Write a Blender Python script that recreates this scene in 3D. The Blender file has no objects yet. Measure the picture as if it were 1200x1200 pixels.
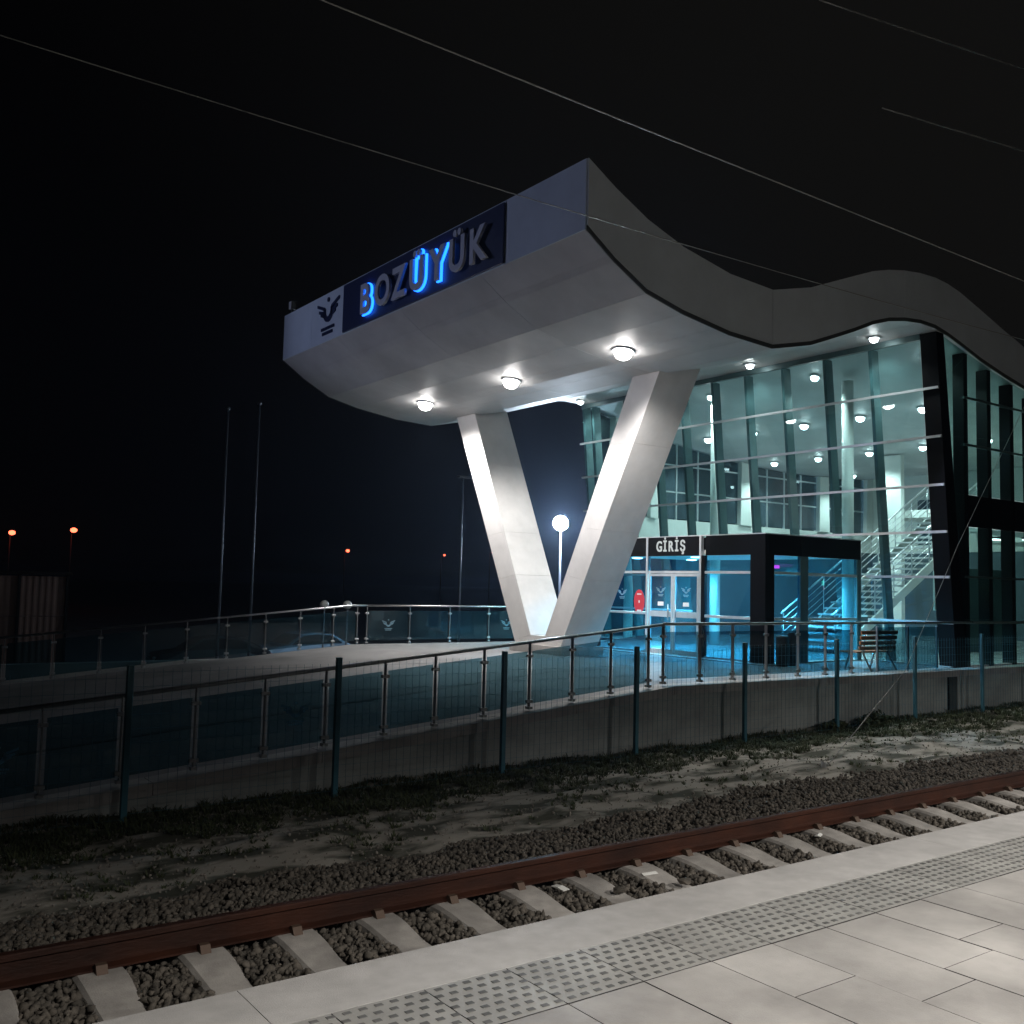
import bpy, bmesh, math, random
import numpy as np
from mathutils import Matrix, Vector
random.seed(7); rng = np.random.default_rng(7)
sc = bpy.context.scene
COL = sc.collection

# ------------------------------------------------------------------ camera, world, exposure
EYE = 1.6
HAZE = .0007
cam_d = bpy.data.cameras.new("camera"); cam = bpy.data.objects.new("camera", cam_d); COL.objects.link(cam)
cam_d.sensor_width = 36; cam_d.lens = 36 * 1146.77 / 1200
cam_d.clip_start = 0.05; cam_d.clip_end = 3000
_r = (0.80923855, -0.58700483, 0.02362852); _d = (0.06328911, 0.0471225, -0.99688212); _f = (0.58406118, 0.80821086, 0.07528435)
cam.matrix_world = Matrix(((_r[0], -_d[0], -_f[0], 0), (_r[1], -_d[1], -_f[1], 0), (_r[2], -_d[2], -_f[2], EYE), (0, 0, 0, 1)))
sc.camera = cam
w = bpy.data.worlds.new("World"); sc.world = w; w.use_nodes = True
bg = w.node_tree.nodes["Background"]; bg.inputs[0].default_value = (0.0016, 0.0015, 0.0015, 1); bg.inputs[1].default_value = 1.0
# faint town glow in the night sky: greyer overhead to the right, black over the fields at left
_N, _L = w.node_tree.nodes, w.node_tree.links
_tc = _N.new("ShaderNodeTexCoord"); _dp = _N.new("ShaderNodeVectorMath"); _dp.operation = 'DOT_PRODUCT'
_dp.inputs[1].default_value = (.80, .10, .55); _L.new(_tc.outputs["Generated"], _dp.inputs[0])
_mr = _N.new("ShaderNodeMapRange"); _mr.interpolation_type = 'SMOOTHSTEP'; _mr.inputs[1].default_value = .35; _mr.inputs[2].default_value = 1.05
_L.new(_dp.outputs["Value"], _mr.inputs[0])
_mx = _N.new("ShaderNodeMix"); _mx.data_type = 'RGBA'; _L.new(_mr.outputs[0], _mx.inputs[0])
_mx.inputs[6].default_value = (.0006, .0006, .0008, 1); _mx.inputs[7].default_value = (.0052, .0050, .0046, 1)
_L.new(_mx.outputs[2], bg.inputs[0])
sc.view_settings.view_transform = 'Standard'; sc.view_settings.look = 'None'
sc.view_settings.gamma = 1; sc.view_settings.exposure = 0.0; sc.view_settings.use_curve_mapping = False
sc.render.engine = 'CYCLES'
cy = sc.cycles
cy.use_denoising = True
try: cy.denoiser = 'OPENIMAGEDENOISE'
except Exception: pass
cy.max_bounces = 10; cy.diffuse_bounces = 3; cy.glossy_bounces = 3; cy.transmission_bounces = 6; cy.transparent_max_bounces = 40
cy.sample_clamp_indirect = 4; cy.caustics_reflective = False; cy.caustics_refractive = False

# ------------------------------------------------------------------ materials
MATS = {}
def nodes(name):
    m = bpy.data.materials.new(name); m.use_nodes = True
    nt = m.node_tree; nt.nodes.clear()
    return m, nt, nt.nodes, nt.links
def mat(name, col, rough=0.6, metal=0.0, var=0.0, scale=3.0, bump=0.0, bscale=40.0, col2=None, detail=6, stretch=None, thr=None, spec=0.5, objvar=0.0, stain=0.0, sscale=.8):
    m, nt, N, L = nodes(name)
    o = N.new("ShaderNodeOutputMaterial"); p = N.new("ShaderNodeBsdfPrincipled")
    L.new(p.outputs[0], o.inputs[0])
    p.inputs["Roughness"].default_value = rough; p.inputs["Metallic"].default_value = metal
    p.inputs["Specular IOR Level"].default_value = spec
    p.inputs["Base Color"].default_value = (*col, 1)
    geo = N.new("ShaderNodeNewGeometry"); src = geo.outputs["Position"]
    if stretch:
        mp = N.new("ShaderNodeMapping"); mp.inputs["Scale"].default_value = stretch; L.new(src, mp.inputs[0]); src = mp.outputs[0]
    csock = None
    if var > 0 or col2:
        n = N.new("ShaderNodeTexNoise"); n.inputs["Scale"].default_value = scale; n.inputs["Detail"].default_value = detail
        L.new(src, n.inputs[0])
        r = N.new("ShaderNodeValToRGB")
        a, b = thr if thr else (0.3, 0.7)
        r.color_ramp.elements[0].position = a; r.color_ramp.elements[1].position = b
        c2 = col2 if col2 else tuple(c * (1 - var) for c in col)
        r.color_ramp.elements[0].color = (*c2, 1); r.color_ramp.elements[1].color = (*col, 1)
        L.new(n.outputs[0], r.inputs[0]); csock = r.outputs[0]
        rr = N.new("ShaderNodeMapRange"); rr.inputs[3].default_value = min(1, rough + .12); rr.inputs[4].default_value = max(.03, rough - .12)
        L.new(n.outputs[0], rr.inputs[0]); L.new(rr.outputs[0], p.inputs["Roughness"])
    if objvar > 0:
        oi = N.new("ShaderNodeObjectInfo"); mr = N.new("ShaderNodeMapRange")
        mr.inputs[3].default_value = 1 - objvar; mr.inputs[4].default_value = 1 + objvar * .4
        L.new(oi.outputs["Random"], mr.inputs[0])
        hv = N.new("ShaderNodeHueSaturation"); L.new(mr.outputs[0], hv.inputs["Value"])
        if csock: L.new(csock, hv.inputs["Color"])
        else: hv.inputs["Color"].default_value = (*col, 1)
        csock = hv.outputs[0]
    if stain > 0:                                                   # blotches of dirt and old water marks
        n3 = N.new("ShaderNodeTexNoise"); n3.inputs["Scale"].default_value = sscale; n3.inputs["Detail"].default_value = 9; n3.inputs["Roughness"].default_value = .65
        L.new(geo.outputs["Position"], n3.inputs[0])
        m3 = N.new("ShaderNodeMapRange"); m3.inputs[1].default_value = .38; m3.inputs[2].default_value = .66; m3.inputs[3].default_value = 1 - stain; m3.inputs[4].default_value = 1
        L.new(n3.outputs[0], m3.inputs[0])
        h3 = N.new("ShaderNodeHueSaturation"); L.new(m3.outputs[0], h3.inputs["Value"])
        if csock: L.new(csock, h3.inputs["Color"])
        else: h3.inputs["Color"].default_value = (*col, 1)
        csock = h3.outputs[0]
    if csock: L.new(csock, p.inputs["Base Color"])
    if bump > 0:
        n2 = N.new("ShaderNodeTexNoise"); n2.inputs["Scale"].default_value = bscale; n2.inputs["Detail"].default_value = 5
        L.new(src, n2.inputs[0])
        b = N.new("ShaderNodeBump"); b.inputs["Strength"].default_value = bump; b.inputs["Distance"].default_value = 0.01
        L.new(n2.outputs[0], b.inputs["Height"]); L.new(b.outputs[0], p.inputs["Normal"])
    MATS[name] = m
    return m
def emit(name, col, strength):
    m, nt, N, L = nodes(name)
    o = N.new("ShaderNodeOutputMaterial"); e = N.new("ShaderNodeEmission")
    e.inputs[0].default_value = (*col, 1); e.inputs[1].default_value = strength
    L.new(e.outputs[0], o.inputs[0]); MATS[name] = m
    return m
def glass(name, tint, refl=1.0, veil=None, veil_fac=0.0, rough=0.0):
    # thin architectural glass: a tinted see-through face with Fresnel reflection and a thin diffuse veil painting hazy scattered light
    m, nt, N, L = nodes(name)
    o = N.new("ShaderNodeOutputMaterial")
    t = N.new("ShaderNodeBsdfTransparent"); t.inputs[0].default_value = (*tint, 1)
    g = N.new("ShaderNodeBsdfGlossy"); g.inputs["Roughness"].default_value = rough; g.inputs[0].default_value = (refl, refl, refl, 1)
    f = N.new("ShaderNodeFresnel")
    ge = N.new("ShaderNodeNewGeometry"); io = N.new("ShaderNodeMapRange")      # same reflectance from both sides of the thin pane
    io.inputs[3].default_value = 1.42; io.inputs[4].default_value = 1 / 1.42
    L.new(ge.outputs["Backfacing"], io.inputs[0]); L.new(io.outputs[0], f.inputs[0])
    mx = N.new("ShaderNodeMixShader"); L.new(f.outputs[0], mx.inputs[0]); L.new(t.outputs[0], mx.inputs[1]); L.new(g.outputs[0], mx.inputs[2])
    out = mx.outputs[0]
    if veil:
        d = N.new("ShaderNodeBsdfDiffuse"); d.inputs[0].default_value = (*veil, 1)
        m2 = N.new("ShaderNodeMixShader"); m2.inputs[0].default_value = veil_fac
        tc = N.new("ShaderNodeTexCoord"); n = N.new("ShaderNodeTexNoise"); n.inputs["Scale"].default_value = 1.7; n.inputs["Detail"].default_value = 5
        L.new(tc.outputs["Object"], n.inputs[0])
        mr = N.new("ShaderNodeMapRange"); mr.inputs[1].default_value = .3; mr.inputs[2].default_value = .7
        mr.inputs[3].default_value = veil_fac * .5; mr.inputs[4].default_value = veil_fac * 1.5
        L.new(n.outputs[0], mr.inputs[0]); L.new(mr.outputs[0], m2.inputs[0])
        L.new(out, m2.inputs[1]); L.new(d.outputs[0], m2.inputs[2]); out = m2.outputs[0]
    L.new(out, o.inputs[0]); MATS[name] = m
    return m

M_CURB = mat("curb_granite", (.55, .53, .505), .7, var=.16, scale=9, bump=.25, bscale=160, stain=0.22, sscale=1.3)
M_PAVER = mat("paver_stone", (.50, .475, .445), .55, var=.2, scale=2.6, bump=.2, bscale=120, objvar=.16, stain=0.38, sscale=1.1)
M_TACT = mat("tactile_stone", (.42, .41, .38), .55, var=.2, scale=4, bump=.2, bscale=140, objvar=.06, stain=0.25, sscale=1.2)
M_STUD = mat("tactile_stud", (.19, .186, .175), .6, var=.45, scale=2.2, stain=0.4, sscale=1.0)
M_JOINT = mat("joint_mortar", (.035, .032, .03), .9)
M_RAIL = mat("rail_rust", (.085, .028, .014), .55, metal=.35, var=.5, scale=7, bump=.3, bscale=60, stretch=(.3, 1, 1), stain=0.45, sscale=1.5)
M_SLEEP = mat("sleeper_concrete", (.58, .54, .49), .85, var=.35, scale=6, bump=.35, bscale=90, objvar=.14, stain=0.35, sscale=1.7)
M_CLIP = mat("clip_iron", (.10, .065, .045), .6, metal=.4)
M_BALL = mat("ballast_stone", (.135, .115, .092), .9, var=.6, scale=11, detail=3, col2=(.045, .04, .032), bump=.3, bscale=70)
M_BED = mat("ballast_bed", (.10, .085, .07), .95, var=.6, scale=14, bump=.8, bscale=26)
M_DIRT = mat("dirt", (.36, .33, .28), .95, scale=2.4, detail=12, col2=(.055, .055, .035), thr=(.42, .56), bump=1.0, bscale=22, stretch=(.6, 1.2, 1))
M_WEED = mat("weed_leaf", (.07, .085, .035), .8, col2=(.035, .045, .018), scale=3)
M_WALL = mat("wall_concrete", (.50, .53, .51), .85, var=.3, scale=1.1, bump=.3, bscale=30, stretch=(.4, 1, 1.6), stain=0.4, sscale=0.7)
M_COPE = mat("coping_stone", (.48, .46, .44), .7, var=.2, scale=4, bump=.2, bscale=80, stain=0.3, sscale=0.9)
M_DECK = mat("deck_granite", (.25, .24, .235), .7, var=.2, scale=1.4, bump=.15, bscale=90, stain=0.3, sscale=0.6)
M_STEEL = mat("stainless_steel", (.55, .56, .57), .32, metal=.9, var=.15, scale=9)
M_GALV = mat("silver_aluminium", (.62, .64, .66), .42, metal=.55, var=.12, scale=6)
M_WHITE = mat("white_composite", (.66, .65, .65), .5, var=.06, scale=.8, objvar=.07, stain=0.22, sscale=0.5)
M_FASC = mat("fascia_composite", (.72, .80, .86), .55, var=.08, scale=.7, objvar=.05, stain=0.18, sscale=0.4)
M_VCOL = mat("v_cladding", (.72, .70, .68), .42, var=.07, scale=1.2, objvar=.04, stain=0.2, sscale=0.8)
M_BLACK = mat("black_cladding", (.005, .005, .006), .4, var=.3, scale=2, spec=.12)
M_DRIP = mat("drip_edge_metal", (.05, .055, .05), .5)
M_FIN = mat("mullion_steel", (.09, .15, .155), .45, metal=.3, var=.2, scale=3)
M_NAVY = mat("navy_sign_sheet", (.018, .028, .085), .4, var=.2, scale=2)
M_LETTER = mat("letter_face", (.62, .64, .70), .45, var=.1, scale=3)
M_SIGNW = mat("sign_white", (.8, .8, .8), .5)
M_INT = mat("interior_plaster", (.74, .76, .72), .7, var=.06, scale=1)
M_LOWER = mat("dim_wall_panel", (.09, .125, .15), .5, var=.3, scale=.7)
M_FLOORI = mat("interior_floor", (.40, .40, .40), .25, var=.12, scale=2)
M_STEP = mat("stair_stone", (.45, .46, .46), .45, var=.12, scale=5)
M_WOOD = mat("bench_wood", (.62, .24, .10), .5, var=.4, scale=12, stretch=(.3, 4, 4))
M_BIN = mat("black_plastic", (.014, .014, .017), .45)
M_FENCE = mat("fence_paint", (.055, .19, .25), .45, var=.25, scale=5)
M_RED = mat("red_vinyl", (.60, .03, .045), .5)
M_ETCH, _nt, _n, _l = nodes("etched_vinyl")
_o = _n.new("ShaderNodeOutputMaterial"); _d1 = _n.new("ShaderNodeBsdfDiffuse"); _d2 = _n.new("ShaderNodeBsdfTranslucent"); _m = _n.new("ShaderNodeMixShader")
_d1.inputs[0].default_value = (.35, .50, .58, 1); _d2.inputs[0].default_value = (.45, .62, .70, 1); _m.inputs[0].default_value = .6
_l.new(_d1.outputs[0], _m.inputs[1]); _l.new(_d2.outputs[0], _m.inputs[2]); _l.new(_m.outputs[0], _o.inputs[0])
M_CABLE = mat("bare_cable", (.26, .26, .25), .45, metal=.5)
M_ASPH = mat("asphalt", (.045, .046, .05), .9, var=.3, scale=.6, bump=.3, bscale=40)
M_POLE = mat("mast_galvanised", (.13, .145, .18), .5, metal=.4, var=.2, scale=3)
M_CARB = mat("blue_car_paint", (.34, .48, .62), .22, metal=.4)
M_CARD = mat("dark_car_paint", (.03, .035, .045), .25, metal=.3)
M_TYRE = mat("tyre_rubber", (.015, .015, .016), .8)
M_CARGL = mat("car_window", (.01, .013, .018), .06)
M_CONT = mat("rusty_panel", (.13, .07, .05), .75, var=.45, scale=1.2, stretch=(1, 1, .4))
M_LAMPC = mat("lamp_casing", (.10, .10, .11), .5, metal=.3)
M_GLOBE = mat("opal_globe", (.75, .74, .70), .35)
M_PAPER = mat("white_paper", (.78, .77, .72), .7)
M_POSTER = mat("pale_poster", (.72, .74, .70), .6, var=.12, scale=2)
G_HALL = glass("hall_glass", (.80, .935, .945), .9, veil=(.24, .46, .47), veil_fac=.035)
G_DARK = glass("side_glass", (.66, .84, .82), .8, veil=(.05, .12, .11), veil_fac=.02)
G_BLUE = glass("portal_glass", (.46, .82, .98), .9, veil=(.05, .22, .5), veil_fac=.03)
G_RAIL = glass("balustrade_glass", (.44, .61, .665), .8, veil=(.08, .18, .23), veil_fac=.07)
G_NIGHT = glass("night_window", (.50, .60, .66), 1.0, veil=(.20, .28, .33), veil_fac=.22)
E_WARM = emit("downlight_glow", (1, .97, .94), 48)
E_HALL = emit("hall_lamp_glow", (.92, 1, 1), 22)
E_CYAN = emit("vestibule_lamp_glow", (.6, .95, 1), 14)
E_FLOOD = emit("flood_glow", (.86, .93, 1), 220)
E_BLUE = emit("blue_halo", (.02, .16, 1.0), 5.0)
E_BLUEC = emit("blue_led", (.012, .15, 1.0), 4.2)
E_ORANGE = emit("sodium_glow", (1, .11, .05), 6)
E_SIGN = emit("letter_glow", (.93, 1, 1), .60)
E_GREEN = emit("green_led", (.1, 1, .55), 8)
E_REDL = emit("red_led", (1, .05, .12), 6)
E_TUBE = emit("tube_glow", (.9, 1, 1), 9)
E_MAG = emit("magenta_led", (1, .05, .45), 3)

# ------------------------------------------------------------------ helpers
def link(o, parent=None):
    COL.objects.link(o)
    if parent is not None: o.parent = parent
    return o
def tag(o, label=None, cat=None, group=None, kind=None):
    if label: o["label"] = label
    if cat: o["category"] = cat
    if group: o["group"] = group
    if kind: o["kind"] = kind
    return o
def thing(name, loc, label, cat, group=None, rz=0):
    o = bpy.data.objects.new(name, None); o.empty_display_size = .2
    o.location = loc; o.rotation_euler = (0, 0, rz); link(o)
    return tag(o, label, cat, group)
def finish(bm, name, m, parent=None, smooth=False, loc=None, bevel=0):
    if bevel: bmesh.ops.bevel(bm, geom=list(bm.edges), offset=bevel, segments=1, affect='EDGES', clamp_overlap=True)
    bmesh.ops.recalc_face_normals(bm, faces=bm.faces)
    me = bpy.data.meshes.new(name); bm.to_mesh(me); bm.free()
    if smooth:
        for p in me.polygons: p.use_smooth = True
    for mm in (m if isinstance(m, (list, tuple)) else [m]): me.materials.append(mm)
    o = bpy.data.objects.new(name, me)
    if loc: o.location = loc
    return link(o, parent)
def rel(parent, o):
    """place a part whose vertices are in world space under a moved parent"""
    o.parent = parent; o.matrix_parent_inverse = (Matrix.Translation(parent.location) @ parent.rotation_euler.to_matrix().to_4x4()).inverted()
    return o
def bx(bm, x0, x1, y0, y1, z0, z1, mi=0):
    v = [bm.verts.new(p) for p in ((x0, y0, z0), (x1, y0, z0), (x1, y1, z0), (x0, y1, z0), (x0, y0, z1), (x1, y0, z1), (x1, y1, z1), (x0, y1, z1))]
    for f in ((0, 3, 2, 1), (4, 5, 6, 7), (0, 1, 5, 4), (1, 2, 6, 5), (2, 3, 7, 6), (3, 0, 4, 7)):
        bm.faces.new([v[i] for i in f]).material_index = mi
    return v
def slab(name, m, x0, x1, y0, y1, z0, z1, parent=None):
    """a paving piece: stone on top, dirt packed along its side faces"""
    bm = bmesh.new(); bx(bm, x0, x1, y0, y1, z0, z1)
    bm.normal_update()
    for f in bm.faces: f.material_index = 0 if f.normal.z > .5 else 1
    return finish(bm, name, [m, M_JOINT], parent)
def box(name, m, x0, x1, y0, y1, z0, z1, parent=None, bevel=0):
    bm = bmesh.new(); bx(bm, x0, x1, y0, y1, z0, z1)
    return finish(bm, name, m, parent, bevel=bevel)
def tube(bm, pts, r, n=8, cap=True, r2=None):
    pts = [Vector(p) for p in pts]; rings = []
    for i, p in enumerate(pts):
        d = (pts[min(i + 1, len(pts) - 1)] - pts[max(i - 1, 0)]).normalized()
        a = d.orthogonal().normalized() if abs(d.z) > .99 else d.cross(Vector((0, 0, 1))).normalized()
        b = d.cross(a).normalized()
        rr = r if r2 is None else r + (r2 - r) * i / max(1, len(pts) - 1)
        rings.append([bm.verts.new(p + (a * math.cos(t) + b * math.sin(t)) * rr) for t in (2 * math.pi * k / n for k in range(n))])
    for i in range(len(rings) - 1):
        for k in range(n):
            bm.faces.new((rings[i][k], rings[i][(k + 1) % n], rings[i + 1][(k + 1) % n], rings[i + 1][k]))
    if cap:
        bm.faces.new(rings[0][::-1]); bm.faces.new(rings[-1])
def tubeo(name, m, pts, r, parent=None, n=8, r2=None):
    bm = bmesh.new(); tube(bm, pts, r, n, True, r2)
    return finish(bm, name, m, parent, smooth=True)
def prism(bm, poly, axis, a, b, mi=0):
    """extrude a 2D polygon along axis 'x'|'y'|'z' from a to b; poly coords are the two other axes in order"""
    def P(u, v, t): return {'x': (t, u, v), 'y': (u, t, v), 'z': (u, v, t)}[axis]
    A = [bm.verts.new(P(u, v, a)) for u, v in poly]; B = [bm.verts.new(P(u, v, b)) for u, v in poly]
    fs = [bm.faces.new(A), bm.faces.new(B[::-1])]
    n = len(poly)
    for i in range(n): fs.append(bm.faces.new((A[i], B[i], B[(i + 1) % n], A[(i + 1) % n])))
    for f in fs: f.material_index = mi
def prismo(name, m, poly, axis, a, b, parent=None, bevel=0):
    bm = bmesh.new(); prism(bm, poly, axis, a, b)
    return finish(bm, name, m, parent, bevel=bevel)
def lathe(bm, prof, c, n=16):
    rings = [[bm.verts.new((c[0] + r * math.cos(2 * math.pi * k / n), c[1] + r * math.sin(2 * math.pi * k / n), c[2] + z)) for k in range(n)] for r, z in prof]
    for i in range(len(rings) - 1):
        for k in range(n): bm.faces.new((rings[i][k], rings[i][(k + 1) % n], rings[i + 1][(k + 1) % n], rings[i + 1][k]))
    bm.faces.new(rings[0][::-1]); bm.faces.new(rings[-1])
def latheo(name, m, prof, c, parent=None, n=16):
    bm = bmesh.new(); lathe(bm, prof, c, n); return finish(bm, name, m, parent, smooth=True)
def copy_tree(o, parent=None):
    c = o.copy(); COL.objects.link(c)
    if parent is not None: c.parent = parent
    for ch in list(o.children): copy_tree(ch, c)
    return c
def share(name, src, parent, loc, rot=None):
    o = bpy.data.objects.new(name, src.data); o.location = loc
    if rot: o.rotation_euler = rot
    return link(o, parent)
def lamp(kind, name, loc, energy, col=(1, 1, 1), parent=None, size=.1, spot=2.6, blend=.6, aim=(0, 0, -1)):
    d = bpy.data.lights.new(name, kind); d.energy = energy; d.color = col
    if kind in ('POINT', 'SPOT'): d.shadow_soft_size = size
    if kind == 'SPOT': d.spot_size = spot; d.spot_blend = blend
    if kind == 'AREA': d.size = size
    o = bpy.data.objects.new(name, d); o.location = loc
    o.rotation_euler = Vector(aim).to_track_quat('-Z', 'Y').to_euler()
    link(o)
    if parent is not None: rel(parent, o)
    return o
def text_mesh(s, size, extrude, offset=0.0, sx=1.0):
    c = bpy.data.curves.new("letter", 'FONT'); c.body = s; c.size = size; c.extrude = extrude; c.offset = offset
    c.align_x = 'CENTER'; c.align_y = 'BOTTOM_BASELINE'; c.resolution_u = 5
    o = bpy.data.objects.new("letter", c); COL.objects.link(o)
    dg = bpy.context.evaluated_depsgraph_get(); dg.update()
    me = bpy.data.meshes.new_from_object(o.evaluated_get(dg))
    bpy.data.objects.remove(o); bpy.data.curves.remove(c)
    for v in me.vertices: v.co.x *= sx
    return me
ORD = ["first", "second", "third", "fourth", "fifth", "sixth", "seventh", "eighth", "ninth", "tenth", "eleventh", "twelfth", "thirteenth",
       "fourteenth", "fifteenth", "sixteenth", "seventeenth", "eighteenth", "nineteenth", "twentieth", "twenty-first", "twenty-second", "twenty-third", "twenty-fourth"]

# ------------------------------------------------------------------ ground, track bed
def struct(o): o["kind"] = "structure"; return o
struct(box("ground", M_ASPH, -900, 900, 23.6, 1500, -2.6, -2.0))
struct(box("car_park", M_ASPH, -40, 14.0, 23.4, 23.6, -2.6, -2.0))
def sm(t): t = min(1, max(0, t)); return t * t * (3 - 2 * t)
_nz = rng.random((64, 64))
def vnoise(x, y):
    xi, yi = math.floor(x), math.floor(y); fx, fy = sm(x - xi), sm(y - yi)
    g = lambda i, j: _nz[i % 64, j % 64]
    return (g(xi, yi) * (1 - fx) + g(xi + 1, yi) * fx) * (1 - fy) + (g(xi, yi + 1) * (1 - fx) + g(xi + 1, yi + 1) * fx) * fy
def edge_y(x): return 7.92 + .5 * (vnoise(x * .55, 3.3) - .5) + .22 * (vnoise(x * 1.9, 8.1) - .5)
def ground_z(x, y):
    gz = -1.02 + .022 * max(-6, min(x, 30) - 4) * .55          # the verge climbs slowly to the right
    if y < 7.1: z = -.775
    else:
        t = sm((y - 7.1) / .95); z = -.775 * (1 - t) + (min(-.80, gz + .12)) * t
    if y > 8.0: z = z + (gz - z) * sm((y - 8.4) / 2.6)
    if y > 7.6: z += .09 * (vnoise(x * 1.3, y * 1.3) - .5) + .05 * (vnoise(x * 4.1, y * 4.1) - .5)
    return z
def sheet(name, m, x0, x1, y0, y1, nx, ny, zf):
    xs = np.linspace(x0, x1, nx); ys = np.linspace(y0, y1, ny)
    V = [(x, y, zf(x, y)) for y in ys for x in xs]
    F = [(j * nx + i, j * nx + i + 1, (j + 1) * nx + i + 1, (j + 1) * nx + i) for j in range(ny - 1) for i in range(nx - 1)]
    me = bpy.data.meshes.new(name); me.from_pydata(V, [], F); me.materials.append(m)
    for p in me.polygons: p.use_smooth = True
    return struct(link(bpy.data.objects.new(name, me)))
sheet("track_bed", M_BED, -30, 90, 3.6, 8.05, 300, 14, lambda x, y: ground_z(x, y) - .012)
sheet("verge_soil", M_DIRT, -30, 90, 7.7, 11.6, 480, 44, lambda x, y: ground_z(x, y) + (.004 if y > edge_y(x) - .05 else -.05))

# ballast stones
def stones(n, xa, xb, ya, yb, smin, smax, keep):
    t = (1 + 5 ** .5) / 2
    iv = np.array([(-1, t, 0), (1, t, 0), (-1, -t, 0), (1, -t, 0), (0, -1, t), (0, 1, t), (0, -1, -t), (0, 1, -t), (t, 0, -1), (t, 0, 1), (-t, 0, -1), (-t, 0, 1)], float)
    iv /= np.linalg.norm(iv[0])
    fi = np.array([(0, 11, 5), (0, 5, 1), (0, 1, 7), (0, 7, 10), (0, 10, 11), (1, 5, 9), (5, 11, 4), (11, 10, 2), (10, 7, 6), (7, 1, 8), (3, 9, 4), (3, 4, 2), (3, 2, 6), (3, 6, 8), (3, 8, 9), (4, 9, 5), (2, 4, 11), (6, 2, 10), (8, 6, 7), (9, 8, 1)])
    P = []
    u = rng.random(n)
    xs = xa + (xb - xa) * u ** 1.5; ys = ya + (yb - ya) * rng.random(n)
    for x, y in zip(xs, ys):
        if keep(x, y): P.append((x, y, ground_z(x, y)))
    P = np.array(P); k = len(P)
    S = smin + (smax - smin) * rng.random((k, 1, 1)) ** 1.6
    q = rng.normal(size=(k, 4)); q /= np.linalg.norm(q, axis=1)[:, None]
    a, b, c, d = q.T
    Rm = np.stack([np.stack([1 - 2 * (c * c + d * d), 2 * (b * c - a * d), 2 * (b * d + a * c)], 1), np.stack([2 * (b * c + a * d), 1 - 2 * (b * b + d * d), 2 * (c * d - a * b)], 1), np.stack([2 * (b * d - a * c), 2 * (c * d + a * b), 1 - 2 * (b * b + c * c)], 1)], 1)
    base = iv[None] * (0.50 + .75 * rng.random((k, 12, 1))) * np.stack([.8 + .5 * rng.random(k), .7 + .5 * rng.random(k), .5 + .4 * rng.random(k)], 1)[:, None, :]
    V = np.einsum('kij,kvj->kvi', Rm, base) * S + P[:, None, :] + np.array([0, 0, .006]) + (rng.random((k, 1, 1)) * .035) * np.array([0, 0, 1.])
    F = (fi[None] + (np.arange(k) * 12)[:, None, None]).reshape(-1, 3)
    me = bpy.data.meshes.new("ballast")
    V = V.reshape(-1, 3); me.vertices.add(len(V)); me.vertices.foreach_set("co", V.ravel())
    me.loops.add(F.size); me.loops.foreach_set("vertex_index", F.ravel().astype(np.int32))
    me.polygons.add(len(F)); me.polygons.foreach_set("loop_start", np.arange(0, F.size, 3, dtype=np.int32))
    me.update(calc_edges=True); me.validate()
    me.materials.append(M_BALL)
    return me
M_PEB = mat("pebble_stone", (.30, .27, .23), .9, var=.5, scale=9)
SL0, SLD = 1.56, .606
def keep_stone(x, y):
    if y < 6.75:
        k = (x - SL0) / SLD; dx = abs(k - round(k)) * SLD
        if dx < .135: return False
        if 6.13 < y < 6.34: return rng.random() < .5
        return True
    return y < edge_y(x) + .12 * (rng.random() - .3)
me = stones(72000, -.6, 19, 3.7, 8.35, .017, .038, keep_stone)
ballast = link(bpy.data.objects.new("ballast", me)); tag(ballast, "loose grey brown ballast stones between the sleepers and along the far side of the rail", "gravel", kind="stuff")

_pm = stones(7000, -.5, 24, 7.9, 10.8, .006, .020, lambda x, y: rng.random() < 1.2 - (y - 7.9) / 2.9); _pm.materials.clear(); _pm.materials.append(M_PEB)
pb = link(bpy.data.objects.new("pebbles", _pm))
tag(pb, "small pebbles scattered over the bare earth between ballast and wall", "pebbles", kind="stuff")
# ------------------------------------------------------------------ sleepers and rails
def sleeper_mesh():
    ys = np.linspace(4.28, 6.68, 25); rows = []
    for y in ys:
        d = abs(y - 5.48)
        top = -.70 - .055 * (1 - sm((d - .12) / .5)) - (.03 * sm((d - .95) / .25))
        hw = .145 - .018 * (1 - sm((d - .12) / .5))
        rows.append([(-hw - .03, y, -.93), (-hw, y, top - .022), (-hw + .02, y, top), (hw - .02, y, top), (hw, y, top - .022), (hw + .03, y, -.93)])
    bm = bmesh.new(); R = [[bm.verts.new(p) for p in r] for r in rows]
    for i in range(len(R) - 1):
        for k in range(5): bm.faces.new((R[i][k], R[i][k + 1], R[i + 1][k + 1], R[i + 1][k]))
    bm.faces.new(R[0]); bm.faces.new(R[-1][::-1])
    return bm
SEEN = 21
sl = None
for i in range(-3, 36):
    x = SL0 + SLD * i
    if sl is None:
        sl = thing("sleeper", (x, 0, 0), "", "sleeper", "concrete sleepers under the rails")
        beam = finish(sleeper_mesh(), "concrete_beam", M_SLEEP, sl)
        for s in (-1, 1):
            clip = prismo("rail_clip", M_CLIP, [(6.235 + s * (.05 + u), v) for u, v in ((0, -.675), (.03, -.650), (.06, -.655), (.095, -.705), (.04, -.705))], 'x', -.032, .032, sl)
        o = sl
    else:
        o = copy_tree(sl); o.location.x = x
    k = i + 1
    if -1 <= i and k < len(ORD): o["label"] = "concrete sleeper below the platform edge, %s one counted from the left edge of the photo" % ORD[k]
    elif i < -1: o["label"] = "concrete sleeper of the track beyond the left edge of the photo"
    else: o["label"] = "distant concrete sleeper of the track beyond the right edge of the photo"
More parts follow.
